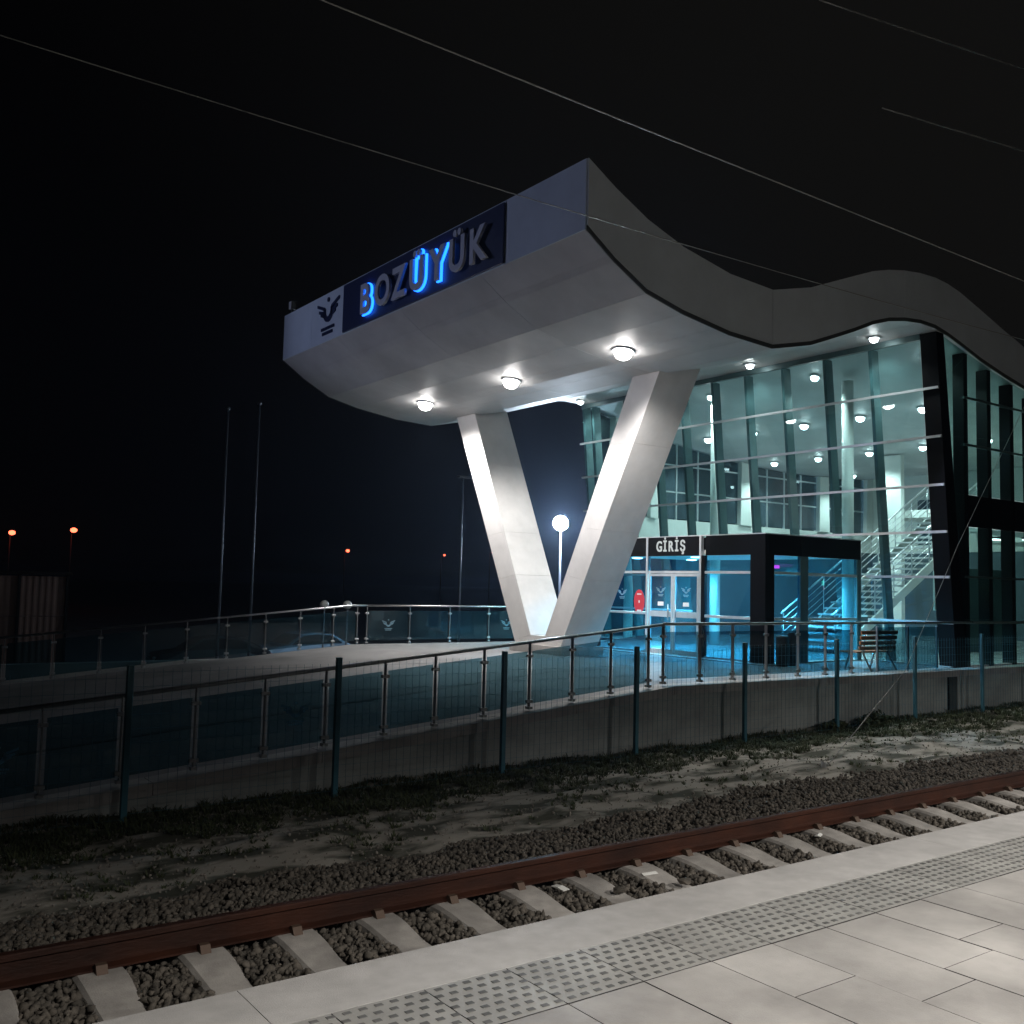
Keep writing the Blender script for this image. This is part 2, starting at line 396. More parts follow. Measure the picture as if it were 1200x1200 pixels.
def rail(y, label):
    prof = [(-.075, 0), (.075, 0), (.075, .012), (.03, .028), (.0085, .045), (.0085, .125), (.036, .137), (.036, .164), (.028, .172), (-.028, .172), (-.036, .164), (-.036, .137), (-.0085, .125), (-.0085, .045), (-.03, .028), (-.075, .012)]
    o = prismo("rail", M_RAIL, [(y + a, -.70 + b) for a, b in prof], 'x', -30, 90)
    return tag(o, label, "rail", "rails of the station track")
rail(6.235, "rust brown steel rail on the far side of the track beside the ballast shoulder")
rail(4.725, "rust brown steel rail tucked below the platform edge")

# ------------------------------------------------------------------ platform
plat = struct(bpy.data.objects.new("platform", None)); link(plat)
box("platform_core", M_JOINT, -30, 60, -6, 3.74, -1.4, -.02, plat)
PITCH = .40; X0 = 1.48
c0 = None
for i in range(-3, 9):
    x = X0 + 4.6 * i
    if c0 is None: c0 = box("curb_stone", M_CURB, .0015, 4.5985, 3.427, 3.805, -.22, 0, plat); c0.location.x = x
    else: share("curb_stone", c0, plat, (x, 0, 0))
# tactile tiles
JX = 2.498   # x of one joint across the tiles
t0 = None
for i in range(-9, 42):
    x = JX + PITCH * i
    if t0 is None:
        t0 = slab("tactile_paver", M_TACT, .0025, PITCH - .0025, 3.015, 3.424, -.06, -.0006, plat); t0.location.x = x
        sb = bmesh.new()
        for r in range(7):
            for c in range(6):
                px = (c + (.27 if r % 2 else .75)) * PITCH / 6; py = 3.02 + (r + .5) * .4 / 7
                a, b = .0165, .0105
                V0 = [sb.verts.new((px + s * a * 1.0, py + q * a * .72, -.0012)) for s, q in ((-1, -1), (1, -1), (1, 1), (-1, 1))]
                V1 = [sb.verts.new((px + s * a * .94, py + q * a * .66, .0016)) for s, q in ((-1, -1), (1, -1), (1, 1), (-1, 1))]
                sb.faces.new(V1)
                for k in range(4): sb.faces.new((V0[k], V0[(k + 1) % 4], V1[(k + 1) % 4], V1[k]))
        s0 = finish(sb, "stud_field", M_STUD, t0); s0["kind"] = "stuff"
    else:
        o = share("tactile_paver", t0, plat, (x, 0, 0)); share("stud_field", s0, o, (0, 0, 0))["kind"] = "stuff"
# pavers: columns 0.4 m wide with staggered cross joints
p0 = {}
def paver(x, ya, yb):
    L = round(yb - ya, 2)
    if L < .03: return
    dz = random.uniform(-.0025, .0005)
    if L not in p0:
        p0[L] = slab("paver", M_PAVER, .003, PITCH - .003, .003, L - .003, -.07, 0, plat); p0[L].location = (x, ya, dz)
    else: share("paver", p0[L], plat, (x, ya, dz))
offs = {0: 1.58, 1: 1.30, 2: 2.57, 3: 2.27, 4: 2.41, 5: 2.57, 6: 2.30}
for i in range(-6, 34):
    x = JX + PITCH * i
    y = offs.get(i + 0, None)
    if y is None: y = 3.01 - random.choice((.3, .44, .6, .74))
    paver(x, y, 3.01)
    while y > -.6:
        paver(x, y - .8, y); y -= .8

# ------------------------------------------------------------------ terrace: ramp and deck
XB = 11.6; SLOPE = .0905
def deck_z(x): return 0.0 - SLOPE * max(0, XB - x)
XL = -9.0
struct(prismo("terrace", M_DECK, [(XL, -2.5), (XL, deck_z(XL)), (XB, 0), (44, 0), (44, -2.5)], 'y', 11.72, 23.02))
struct(prismo("ramp_strip", M_DRIP, [(XL, deck_z(XL) + .003), (XB, .003), (13.0, .003), (13.0, -.02), (XB, -.02), (XL, deck_z(XL) - .02)], 'y', 14.64, 14.78))  # thin dark strip running along the ramp
# retaining wall with coping
rw = thing("retaining_wall", (10, 11.6, -1), "long grey concrete retaining wall topped by a pale coping below the glass balustrade", "wall")
rel(rw, prismo("wall_panel", M_WALL, [(XL, -2.5), (XL, deck_z(XL) - .10), (XB, -.10), (19.70, -.10), (19.70, -2.5)], 'y', 11.46, 11.72))
rel(rw, box("wall_panel", M_WALL, 20.10, 60, 11.46, 11.72, -2.5, -.06))
rel(rw, box("recess_back", M_BLACK, 19.70, 20.10, 11.64, 11.72, -2.5, -.06))
for xa, xb in ((XL, XB), (XB, 19.7), (19.7, 33)):
    n = max(1, round((xb - xa) / 2.1)); 
    for i in range(n):
        a, b = xa + (xb - xa) * i / n, xa + (xb - xa) * (i + 1) / n
        za, zb = deck_z(a), deck_z(b)
        rel(rw, prismo("coping_slab", M_COPE, [(a + .004, za - .10), (b - .004, zb - .10), (b - .004, zb + .035), (a + .004, za + .035)], 'y', 11.425, 11.80))
    # weathered drip line below the slabs comes from the overhang itself

# emblem: a winged wheel with small lettering bars, flat vinyl
def emblem_bm(s, t=.004):
    bm = bmesh.new()
    def poly(p): prism(bm, [(a * s, b * s) for a, b in p], 'z', 0, t)
    n = 14                                                        # wheel: open ring, thicker below
    for i in range(n):
        a0 = math.radians(150 + 240 * i / n); a1 = math.radians(150 + 240 * (i + 1) / n)
        w0 = .09 + .07 * math.sin(math.pi * i / n); w1 = .09 + .07 * math.sin(math.pi * (i + 1) / n)
        poly([(.30 * math.cos(a0), .30 * math.sin(a0)), (.30 * math.cos(a1), .30 * math.sin(a1)), ((.30 - w1) * math.cos(a1), (.30 - w1) * math.sin(a1)), ((.30 - w0) * math.cos(a0), (.30 - w0) * math.sin(a0))])
    for sgn in (-1, 1):
        for (x0, x1, ya, yb) in ((.22, .72, .06, .26), (.22, .60, -.06, .06), (.20, .48, -.16, -.05)):
            p = [(x0 * sgn, ya), (x1 * sgn, yb - .02), (x1 * sgn, yb + .07), (x0 * sgn, ya + .10)]
            poly(p if sgn > 0 else p[::-1])
    poly([(.07 * math.cos(math.radians(k)), .36 + .07 * math.sin(math.radians(k))) for k in range(0, 360, 60)])
    for r, (y, hw) in enumerate(((-.52, .42), (-.66, .34))):       # illegible small lettering
        x = -hw
        while x < hw - .05:
            wd = .05 + .05 * ((int(x * 97) % 7) / 7); poly([(x, y), (x + wd, y), (x + wd, y + .085), (x, y + .085)]); x += wd + .025
    return bm

def balustrade(name, label, y, xs, zf, emblems=(), end_x=None, outward=-1, group=None):
    """xs: post positions; glass between the posts; one handrail"""
    b = thing(name, (xs[0], y, zf(xs[0])), label, "balustrade", group)
    xe = xs[-1] if end_x is None else end_x
    hr = [(xs[0] - .35, y, zf(xs[0] - .35) + 1.0)] if name == "sloping_balustrade" else [(xs[0], y, zf(xs[0]) + 1.0)]
    hr += [(x, y, zf(x) + 1.0) for x in (XB,) if xs[0] < x < xe] + [(xe, y, zf(xe) + 1.0)]
    rel(b, tubeo("handrail", M_STEEL, hr, .026, n=10))
    for x in xs:
        z = zf(x)
        bm = bmesh.new()
        bx(bm, x - .006, x + .006, y - .03, y + .03, z + .05, z + .985); bx(bm, x - .035, x + .035, y - .045, y + .045, z + .028, z + .065)
        p = rel(b, finish(bm, "post", M_STEEL))
        for h in (.14, .80):
            cm = bmesh.new(); bx(cm, x - .055, x + .055, y - .028, y + .028, z + h - .022, z + h + .022)
            rel(b, finish(cm, "clamp", M_STEEL, bevel=.004)).name = "clamp"
    for i in range(len(xs) - 1):
        a, c = xs[i] + .045, xs[i + 1] - .045
        if c - a < .2: continue
        za, zc = zf(a), zf(c)
        g = rel(b, prismo("glass_panel", G_RAIL, [(a, za + .10), (c, zc + .10), (c, zc + .87), (a, za + .87)], 'y', y - .006, y + .006))
        if i in emblems:
            e = finish(emblem_bm(.27), "emblem", M_ETCH)
            mid = (a + c) / 2
            e.rotation_euler = (math.radians(90), 0, 0); e.location = (mid, y - .0085, zf(mid) + .53)
            e.parent = g; e.matrix_parent_inverse = g.matrix_parent_inverse.copy() if False else Matrix.Identity(4)
            bpy.context.view_layer.update(); e.matrix_parent_inverse = g.matrix_world.inverted()
    return b
near_posts = [-.3, .55, 1.38, 2.21, 3.03, 3.86, 4.71, 5.52, 6.37, 7.15, 7.96, 8.77, 9.58, 10.36, 11.17]
balustrade("sloping_balustrade", "glass balustrade with steel handrail sloping down the near side of the ramp", 11.6, near_posts, lambda x: deck_z(x) + .035, emblems=(6, 2), end_x=11.49)
balustrade("level_balustrade", "level glass balustrade with steel handrail on the wall in front of the blue entrance", 11.6, [11.5, 12.36, 13.18, 14.06, 14.95, 15.76, 16.58], lambda x: .035, end_x=23.5)
far_posts = [2.6, 3.55, 4.5, 5.45, 6.4, 7.35, 8.3, 9.25, 10.15, 11.05, 11.72]
balustrade("sloping_balustrade", "glass balustrade with thin rail along the far side of the ramp before the parked cars", 22.95, far_posts, lambda x: deck_z(x), emblems=(), end_x=11.99)
balustrade("level_balustrade", "dark blue glass balustrade at the far deck edge left of the white V support", 22.95, [12.0, 13.28, 14.55, 15.85, 17.1, 18.35, 19.6], lambda x: 0.0, emblems=(0, 3))
gs = thing("glass_screen", (18.4, 11.9, 0), "dark tinted glass screen in front of the bench at the deck's right end", "screen")
gp = rel(gs, box("glass_panel", G_RAIL, 18.0, 20.2, 11.95, 11.962, .04, .93))
for x in (18.0, 19.1, 20.2): rel(gs, box("post", M_STEEL, x - .02, x + .02, 11.965, 12.0, 0, .95))

# ------------------------------------------------------------------ mesh fence on the verge
fx = [.4, 2.95, 5.42, 7.92, 10.40, 12.86, 15.36, 17.85, 20.35, 22.85]
fy = 11.05
fence = thing("mesh_fence", (10, fy, -1), "blue green wire mesh fence on square posts along the foot of the concrete wall", "fence")
def fz(x): return .70 + .010 * (x - 8)
for x in fx:
    p = rel(fence, box("post", M_FENCE, x - .035, x + .035, fy - .03, fy + .03, ground_z(x, fy) - .15, fz(x), bevel=.006))
for i in range(len(fx) - 1):
    a, c = fx[i] + .04, fx[i + 1] - .04; zt = fz((a + c) / 2) - .06; zb = ground_z((a + c) / 2, fy) + .05
    V = []; F = []
    def wire(x0, x1, z0, z1):
        k = len(V)
        for (px, pz) in ((x0, z0), (x1, z0), (x1, z1), (x0, z1)): V.append((px, fy - .002, pz)); 
        for (px, pz) in ((x0, z0), (x1, z0), (x1, z1), (x0, z1)): V.append((px, fy + .002, pz))
        F.extend([(k, k + 1, k + 2, k + 3), (k + 4, k + 7, k + 6, k + 5), (k, k + 4, k + 5, k + 1), (k + 1, k + 5, k + 6, k + 2), (k + 2, k + 6, k + 7, k + 3), (k + 3, k + 7, k + 4, k)])
    n = int((c - a) / .10)
    for j in range(n + 1): x = a + (c - a) * j / n; wire(x - .0009, x + .0009, zb, zt)
    z = zb
    while z < zt: wire(a, c, z - .0011, z + .0011); z += .15
    me = bpy.data.meshes.new("mesh_panel"); me.from_pydata(V, [], F); me.materials.append(M_FENCE)
    rel(fence, link(bpy.data.objects.new("mesh_panel", me)))

# ------------------------------------------------------------------ station building
prof = [(10.05, 5.85, 7.03), (10.66, 5.44, 6.68), (11.40, 5.05, 6.32), (12.28, 4.85, 6.03), (13.5, 4.68, 5.80), (14.69, 4.63, 5.74), (15.85, 4.89, 6.02), (16.6, 5.16, 6.30), (17.3, 5.42, 6.56), (17.93, 5.68, 6.79), (18.5, 5.85, 6.94), (19.09, 5.96, 7.05), (19.7, 6.02, 7.12), (20.3, 6.01, 7.14), (20.8, 5.92, 7.10), (21.3, 5.80, 7.01), (22.2, 5.56, 6.76), (23.2, 5.35, 6.47), (24.22, 5.17, 6.20), (25.6, 4.99, 6.0), (27, 4.84, 5.86), (28.6, 4.71, 5.76), (31, 4.62, 5.72), (34, 4.66, 5.76), (38, 4.9, 6.0)]
prof = [(x, a + EYE, b + EYE) for x, a, b in prof]
YN, YF = 12.0, 24.5
def soffit(x): return float(np.interp(x, [p[0] for p in prof], [p[1] for p in prof]))
bld = thing("station_building", (20, 18, 0), "modern glass station building with a white wave shaped canopy roof on a V support", "building")
B = lambda o: rel(bld, o)
core = B(prismo("roof", M_WHITE, [(x + (.02 if i == 0 else 0), a + .014) for i, (x, a, b) in enumerate(prof)] + [(x + (.02 if x < 10.1 else 0), b) for x, a, b in prof[::-1]], 'y', YN + .02, YF - .02))
# near and far fascia sheets, split at the visible seams
seams = [10.05, 14.69, 19.09, 24.22, 28.6, 34, 38]
for ya, yb in ((YN - .012, YN + .018), (YF - .018, YF + .012)):
    for s0_, s1_ in zip(seams[:-1], seams[1:]):
        seg = [p for p in prof if s0_ <= p[0] <= s1_]
        lo = [(x + (.005 if x == s0_ else -.005 if x == s1_ else 0), a + .07) for x, a, b in seg]; hi = [(x + (.005 if x == s0_ else -.005 if x == s1_ else 0), b + .02) for x, a, b in seg]
        bm = bmesh.new()
        P = [[bm.verts.new((x, y, z)) for x, z in row] for y in (ya, yb) for row in (lo, hi)]
        for i in range(len(lo) - 1):
            bm.faces.new((P[0][i], P[0][i + 1], P[1][i + 1], P[1][i])); bm.faces.new((P[2][i], P[3][i], P[3][i + 1], P[2][i + 1]))
            bm.faces.new((P[0][i], P[2][i], P[2][i + 1], P[0][i + 1])); bm.faces.new((P[1][i], P[1][i + 1], P[3][i + 1], P[3][i]))
        for i in (0, len(lo) - 1): bm.faces.new((P[0][i], P[1][i], P[3][i], P[2][i]))
        B(finish(bm, "fascia_panel", M_FASC))
    bm = bmesh.new()
    V = [[bm.verts.new((x, y, a + dz)) for x, a, b in prof] for y in (ya + .004, yb - .004) for dz in (-.012, .068)]
    for i in range(len(prof) - 1):
        bm.faces.new((V[0][i], V[0][i + 1], V[1][i + 1], V[1][i])); bm.faces.new((V[2][i], V[3][i], V[3][i + 1], V[2][i + 1]))
        bm.faces.new((V[0][i], V[2][i], V[2][i + 1], V[0][i + 1])); bm.faces.new((V[1][i], V[1][i + 1], V[3][i + 1], V[3][i]))
    B(finish(bm, "drip_edge", M_DRIP))
# front fascia sheets
ys = [12.02, 14.3, 16.5, 18.65, 20.85, 22.7, 24.48]
for a, c in zip(ys[:-1], ys[1:]):
    B(box("fascia_panel", M_FASC, 10.035, 10.065, a + .004, c - .004, prof[0][1] + .0, prof[0][2] + .02))
# soffit panels: facets of the wave, four bays deep
yb_ = [12.03, 15.1, 18.2, 21.3, 24.47]
XS = [10.05, 10.55, 11.40, 12.28, 13.1, 13.95, 14.69, 15.85, 17.3, 18.5, 19.7, 20.55]
for a, c in zip(XS[:-1], XS[1:]):
    xs_ = [a] + [p[0] for p in prof if a + .05 < p[0] < c - .05] + [c]
    for y0, y1 in zip(yb_[:-1], yb_[1:]):
        bm = bmesh.new(); g = .004
        top = []; bot = []
        for i, x in enumerate(xs_):
            xx = x + (g if i == 0 else -g if i == len(xs_) - 1 else 0)
            for y in (y0 + g, y1 - g):
                bot.append(bm.verts.new((xx, y, soffit(x) - .004))); top.append(bm.verts.new((xx, y, soffit(x) + .012)))
        for i in range(len(xs_) - 1):
            k = 2 * i
            bm.faces.new((bot[k], bot[k + 1], bot[k + 3], bot[k + 2])); bm.faces.new((top[k], top[k + 2], top[k + 3], top[k + 1]))
            bm.faces.new((bot[k], bot[k + 2], top[k + 2], top[k])); bm.faces.new((bot[k + 1], top[k + 1], top[k + 3], bot[k + 3]))
        bm.faces.new((bot[0], top[0], top[1], bot[1])); bm.faces.new((bot[-2], bot[-1], top[-1], top[-2]))
        B(finish(bm, "soffit_panel", M_WHITE))
# V support: clad in panels, a joint every 1.9 m up each leg
def leg(o0, o1, i0, i1, cuts):
    """o*: outer (y,z) bottom/top, i*: inner bottom/top"""
    L = lambda p, q, t: (p[0] + (q[0] - p[0]) * t, p[1] + (q[1] - p[1]) * t)
    for t0_, t1_ in zip(cuts[:-1], cuts[1:]):
        e = .0003
        pts = [L(o0, o1, t0_ + e), L(i0, i1, t0_ + e), L(i0, i1, t1_ - e), L(o0, o1, t1_ - e)]
        B(prismo("v_support", M_VCOL, pts, 'x', 14.5, 15.63))
leg((19.83, .26), (22.93, 6.52), (19.17, .42), (22.03, 6.52), [0, .24, .42, .72, 1])
leg((17.97, .26), (14.68, 6.52), (18.6, .42), (15.52, 6.52), [0, .24, .42, .72, 1])
B(prismo("v_support", M_VCOL, [(19.80, .20), (19.826, .2575), (19.168, .4165), (18.602, .4165), (17.974, .2575), (18.0, .20)], 'x', 14.5, 15.63))
B(box("support_plinth", M_COPE, 14.42, 15.71, 17.86, 19.92, 0, .20))

# leaning front curtain wall
def gx(z): return 21.1 - .093 * z
fyb = [12.05, 12.45, 13.8, 15.1, 16.4, 17.65, 18.85, 20.05, 21.2, 22.5, 24.0, 24.46]
bars = [.06, 1.0, 2.03, 3.05, 4.11, 5.2, 6.3]
ztop = 7.44
rows = [0.03] + bars[1:] + [ztop]
PX1, PX0, PY0, PY1 = 20.85, 17.3, 14.3, 19.95
for i in range(1, len(fyb) - 1):
    y0, y1 = fyb[i] + .012, fyb[i + 1] - .012
    for z0, z1 in zip(rows[:-1], rows[1:]):
        if y0 > 14.2 and y1 < 20.1 and z1 < 2.9: continue           # open to the entrance vestibule
        B(prismo("glass_pane", G_HALL, [(gx(z0 + .012), z0 + .012), (gx(z0 + .012) + .012, z0 + .012), (gx(z1 - .012) + .012, z1 - .012), (gx(z1 - .012), z1 - .012)], 'y', y0, y1))
for y in fyb[2:-1] + [24.46]:
    z0 = 3.05 if 14.2 < y < 20.1 else 0
    bm = bmesh.new()
    prism(bm, [(gx(z0) + .06, z0), (gx(z0) + .34, z0), (gx(ztop) + .34, ztop + .02), (gx(ztop) + .06, ztop + .02)], 'y', y - .045, y + .045)
    B(finish(bm, "mullion", M_FIN))
for z in bars[1:]:
    segs = [(12.05, 24.6)] if z > 2.9 else [(12.05, 14.2), (20.0, 24.6)]
    for a, c in segs: B(prismo("transom_bar", M_GALV, [(gx(z) - .05, z - .028), (gx(z) - .004, z - .028), (gx(z) - .004, z + .028), (gx(z) - .05, z + .028)], 'y', a, c))
B(prismo("corner_column", M_BLACK, [(gx(0) - .002, 0), (gx(0) + .45, 0), (gx(ztop) + .30, ztop + .12), (gx(ztop) - .002, ztop + .12)], 'y', 12.05, 12.45))
B(prismo("head_frame", M_FIN, [(gx(ztop) - .01, ztop), (gx(ztop) + .1, ztop), (gx(ztop) + .1, ztop + .14), (gx(ztop) - .01, ztop + .14)], 'y', 12.45, 24.46))
# side curtain wall facing the track
sxs = [21.69, 22.72, 23.78, 24.9, 26.1, 27.3, 28.5, 29.7, 30.9, 32.1, 33.3, 34.5, 36]
srow = [.04, 1.0, 2.05, 3.2, 3.95, 5.1, 6.2]
for i in range(len(sxs) - 1):
    a, c = sxs[i] + .01, sxs[i + 1] - .01
    for k, z0 in enumerate(srow):
        z1 = srow[k + 1] if k < len(srow) - 1 else min(soffit(a), soffit(c)) - .02
        if z1 - z0 < .1: continue
        if k == 3: B(box("spandrel_panel", M_BLACK, a, c, 12.06, 12.09, z0 + .01, z1 - .01))
        elif k == len(srow) - 1: B(prismo("glass_pane", G_DARK, [(a, z0 + .01), (c, z0 + .01), (c, soffit(c) - .02), (a, soffit(a) - .02)], 'y', 12.06, 12.072))
        else: B(box("glass_pane", G_DARK, a, c, 12.06, 12.072, z0 + .01, z1 - .01))
for x in sxs:
    wd = .085
    B(box("mullion", M_BLACK, x - wd, x + wd, 12.075 + .02, 12.36, 0, soffit(x) - .03))
for z in (1.0, 2.05, 5.1, 6.2):
    B(box("transom_bar", M_FIN, 21.5, 36, 12.012, 12.055, z - .025, z + .025))
B(prismo("glass_pane", G_DARK, [(gx(0) + .46, .04), (21.67, .04), (21.67, soffit(21.67) - .03), (gx(ztop) + .31, ztop + .06)], 'y', 12.06, 12.072))
# interior: floor, far window wall, back wall
B(box("hall_floor", M_FLOORI, 21.0, 36.2, 12.12, 24.42, .004, .03))
B(box("back_wall", M_INT, 36.0, 36.25, 12.4, 24.2, 3.3, 6.5)); B(box("back_wall", M_LOWER, 36.0, 36.25, 12.4, 24.2, .03, 3.29))
cols = [(21.6, 22.1), (23.3, 23.55), (27.85, 28.45), (32.48, 33.02), (35.6, 36.0)]
B(box("sill_wall", M_INT, 21.3, 36.0, 24.22, 24.42, 3.3, 4.03))
B(box("lower_wall", M_LOWER, 24.6, 36.0, 24.24, 24.42, .03, 3.3))
for a, c in cols: B(prismo("wall_pillar", M_INT, [(a - .05, 4.03), (c + .05, 4.03), (c, soffit(c) - .02), (a, soffit(a) - .02)], 'y', 24.12, 24.40))
edges = [22.1, 23.3, 23.55, 27.85, 28.45, 32.48, 33.02, 35.6]
for a, c in zip(edges[::2], edges[1::2]):
    n = max(1, round((c - a) / 1.05))
    for j in range(n):
        p, q = a + (c - a) * j / n, a + (c - a) * (j + 1) / n
        for z0, z1 in ((4.05, 5.0), (5.0, 5.95), (5.95, 9)):
            za, zb2 = min(z1, soffit(p) - .02), min(z1, soffit(q) - .02)
            if min(za, zb2) - z0 < .1: continue
            wpane = B(prismo("night_window", G_NIGHT, [(p + .035, z0 + .03), (q - .035, z0 + .03), (q - .035, zb2 - .03), (p + .035, za - .03)], 'y', 24.30, 24.312))
    for j in range(n + 1):
        p = a + (c - a) * j / n; B(box("window_frame", M_GALV, p - .03, p + .03, 24.27, 24.34, 4.03, soffit(p) - .02))
    for z in (5.0, 5.95): B(box("window_frame", M_GALV, a, c, 24.275, 24.335, z - .025, z + .025))
B(box("back_window", G_NIGHT, 35.97, 35.985, 21.2, 22.1, 3.6, 5.4))
B(box("upper_floor", M_INT, 29.2, 35.9, 12.45, 16.0, 3.25, 3.6))
B(box("upper_floor", M_INT, 24.6, 29.2, 12.45, 14.0, 3.3, 3.85))
B(box("partition_wall", M_INT, 29.3, 29.5, 18.6, 19.3, .03, 6.25))
B(box("partition_wall", M_FIN, 25.6, 29.0, 15.0, 15.15, .03, 2.4))
for x, y in ((21.7, 23.5), (21.65, 19.75), (21.8, 15.35)):
    B(latheo("round_pillar", M_INT, [(.15, 0), (.15, 7.1)], (x, y, .03)))
# staircase
st = B(bpy.data.objects.new("staircase", None)); link(st) if st.name not in COL.objects else None
st.location = (0, 0, 0)
def S(o): o.parent = st; return o
sx0, slope = 21.9, .57
nst = 26; run = .295; rise = run * slope
for i in range(nst):
    x = sx0 + i * run; z = .03 + (i + 1) * rise
    S(box("step", M_STEP, x, x + run + .02, 15.85, 17.45, z - .05, z))
for y in (15.80, 17.45):
    S(prismo("stringer", M_INT, [(sx0, .03), (sx0 + nst * run, .03 + nst * rise), (sx0 + nst * run, .03 + nst * rise - .34), (sx0 + .45, .03)], 'y', y, y + .05))
    for h, r in ((1.0, .028), (.80, .010), (.62, .010), (.44, .010), (.26, .010)):
        S(tubeo("stair_rail", M_STEEL, [(sx0 - .1, y + .02, .03 + h), (sx0 + nst * run, y + .02, .03 + h + nst * rise)], r, n=6))
    for i in range(0, nst + 1, 3):
        x = sx0 + i * run; S(tubeo("baluster", M_STEEL, [(x, y + .02, .03 + i * rise), (x, y + .02, 1.03 + i * rise)], .016, n=6))
S(box("upper_landing", M_INT, sx0 + nst * run, 31.5, 15.6, 19.4, .03 + nst * rise - .25, .03 + nst * rise))
for k in range(4):   # lit tube lines under the flight
    pass
# entrance vestibule (portal)
pt = bpy.data.objects.new("entrance_vestibule", None); link(pt); rel(bld, pt)
def Q(o): o.parent = pt; return o
Q(box("floor_slab", M_FLOORI, PX0 + .02, 21.0, PY0 + .02, PY1, .002, .024))
Q(box("portal_step", M_COPE, PX0 - .35, PX0 + .02, PY0 - .3, PY1 + .3, .0, .02))
Q(box("ceiling_slab", M_INT, PX0 + .1, 20.9, PY0 + .1, PY1 - .1, 2.46, 2.56))
Q(box("roof_slab", M_BLACK, PX0 + .1, 20.85, PY0 + .1, PY1 - .1, 2.57, 2.86))
# black band, front and near side
for a, c in ((PY0 + .0, 16.08), (16.26, 18.02), (18.08, PY1)):
    Q(box("band_panel", M_BLACK, PX0, PX0 + .09, a + .004, c - .004, 2.43, 2.89))
Q(box("band_panel", M_BLACK, PX0 + .095, 18.55, PY0, PY0 + .09, 2.43, 2.89)); Q(box("band_panel", M_BLACK, 18.56, 20.83, PY0, PY0 + .09, 2.43, 2.89))
Q(box("band_trim", M_GALV, PX0 - .01, 20.83, PY0 - .012, PY0 + .1, 2.892, 2.915)); Q(box("band_trim", M_GALV, PX0 - .012, PX0 + .1, PY0 + .102, PY1, 2.892, 2.915))
# frames
Q(box("corner_post", M_BLACK, PX0 - .005, PX0 + .30, PY0 - .005, PY0 + .42, .024, 2.43))
for y, wd, mm in ((18.05, .035, M_GALV), (16.24, .03, M_GALV), (16.15, .055, M_BLACK), (19.91, .04, M_BLACK)):
    Q(box("frame_post", mm, PX0 - .012, PX0 + .08, y - wd, y + wd, .024, 2.89 if mm is M_GALV else 2.43))
for a, c in ((14.72, 16.09), (16.27, 18.01), (18.09, 19.87)):
    Q(box("transom", M_GALV, PX0 - .01, PX0 + .07, a, c, 2.00, 2.06))
    Q(box("glass_pane", G_BLUE, PX0 + .02, PX0 + .032, a, c, 2.065, 2.425))
    if a != 16.27:
        Q(box("transom", M_GALV, PX0 - .01, PX0 + .07, a, c, .97, 1.03))
        Q(box("glass_pane", G_BLUE, PX0 + .02, PX0 + .032, a, c, .06, .965)); Q(box("glass_pane", G_BLUE, PX0 + .02, PX0 + .032, a, c, 1.035, 1.995))
        Q(box("bottom_rail", M_GALV, PX0 - .01, PX0 + .07, a, c, .024, .058))
# sliding door leaves
for a, c in ((16.29, 17.13), (17.15, 17.99)):
    dr = bpy.data.objects.new("door", None); link(dr); dr.parent = pt
    for nm, args in (("stile", (a, a + .06, .03, 1.99)), ("stile", (c - .06, c, .03, 1.99))):
        o = box(nm, M_GALV, PX0 + .0, PX0 + .045, args[0], args[1], args[2], args[3]); o.parent = dr
    for z0, z1 in ((.03, .14), (.93, 1.07), (1.93, 1.99)):
        o = box("door_rail", M_GALV, PX0 + .004, PX0 + .041, a + .062, c - .062, z0, z1); o.parent = dr
    for z0, z1 in ((.145, .925), (1.075, 1.925)):
        o = box("door_glass", G_BLUE, PX0 + .018, PX0 + .028, a + .062, c - .062, z0, z1); o.parent = dr
    hy = (c - .12) if a < 16.5 else (a + .12)
    o = tubeo("handle", M_STEEL, [(PX0 - .035, hy, .85), (PX0 - .035, hy, 1.25)], .014); o.parent = dr
    e = finish(emblem_bm(.22), "emblem", M_ETCH); e.rotation_euler = (math.radians(90), 0, math.radians(-90))
    e.location = (PX0 + .014, (a + c) / 2, 1.58); e.parent = dr
    o = box("notice", M_SIGNW, PX0 + .012, PX0 + .016, (a + c) / 2 - .10, (a + c) / 2 + .10, 1.20, 1.30); o.parent = dr
# near side of the vestibule
for x, wd in ((18.66, .14), (20.75, .08)): Q(box("frame_post", M_FIN, x - wd, x + wd, PY0 - .005, PY0 + .08, .024, 2.43))
for a, c in ((17.61, 18.51), (18.81, 20.66)):
    for z0, z1 in ((.06, .965), (1.035, 1.995), (2.065, 2.425)): Q(box("glass_pane", G_BLUE, a, c, PY0 + .02, PY0 + .032, z0, z1))
    for z in (1.0, 2.03): Q(box("transom", M_GALV, a, c, PY0 - .01, PY0 + .06, z - .03, z + .03))
# emblem and red disc on the fixed pane left of the doors
em = finish(emblem_bm(.24), "emblem_sticker", M_ETCH); em.rotation_euler = (math.radians(90), 0, math.radians(-90)); em.location = (PX0 + .012, 18.98, 1.50)
tag(em, "pale winged emblem sticker on the glass pane left of the entrance doors", "sticker")
bm = bmesh.new(); lathe(bm, [(.245, 0), (.245, .004)], (0, 0, 0), 28)
rd = finish(bm, "round_sticker", M_RED); rd.rotation_euler = (math.radians(90), 0, math.radians(-90)); rd.location = (PX0 + .008, 18.33, 1.28); rd.scale = (.78, 1.25, 1)
tag(rd, "red oval warning sticker on the glass beside the entrance doors", "sticker")
bm = bmesh.new(); lathe(bm, [(.03, 0), (.03, .003)], (0, 0, 0), 12); bx(bm, -.10, .10, .14, .165, 0, .003); bx(bm, -.10, .10, -.235, -.165, 0, .003)
d2 = finish(bm, "sticker_mark", M_SIGNW); d2.parent = rd; d2.location = (0, 0, .005)

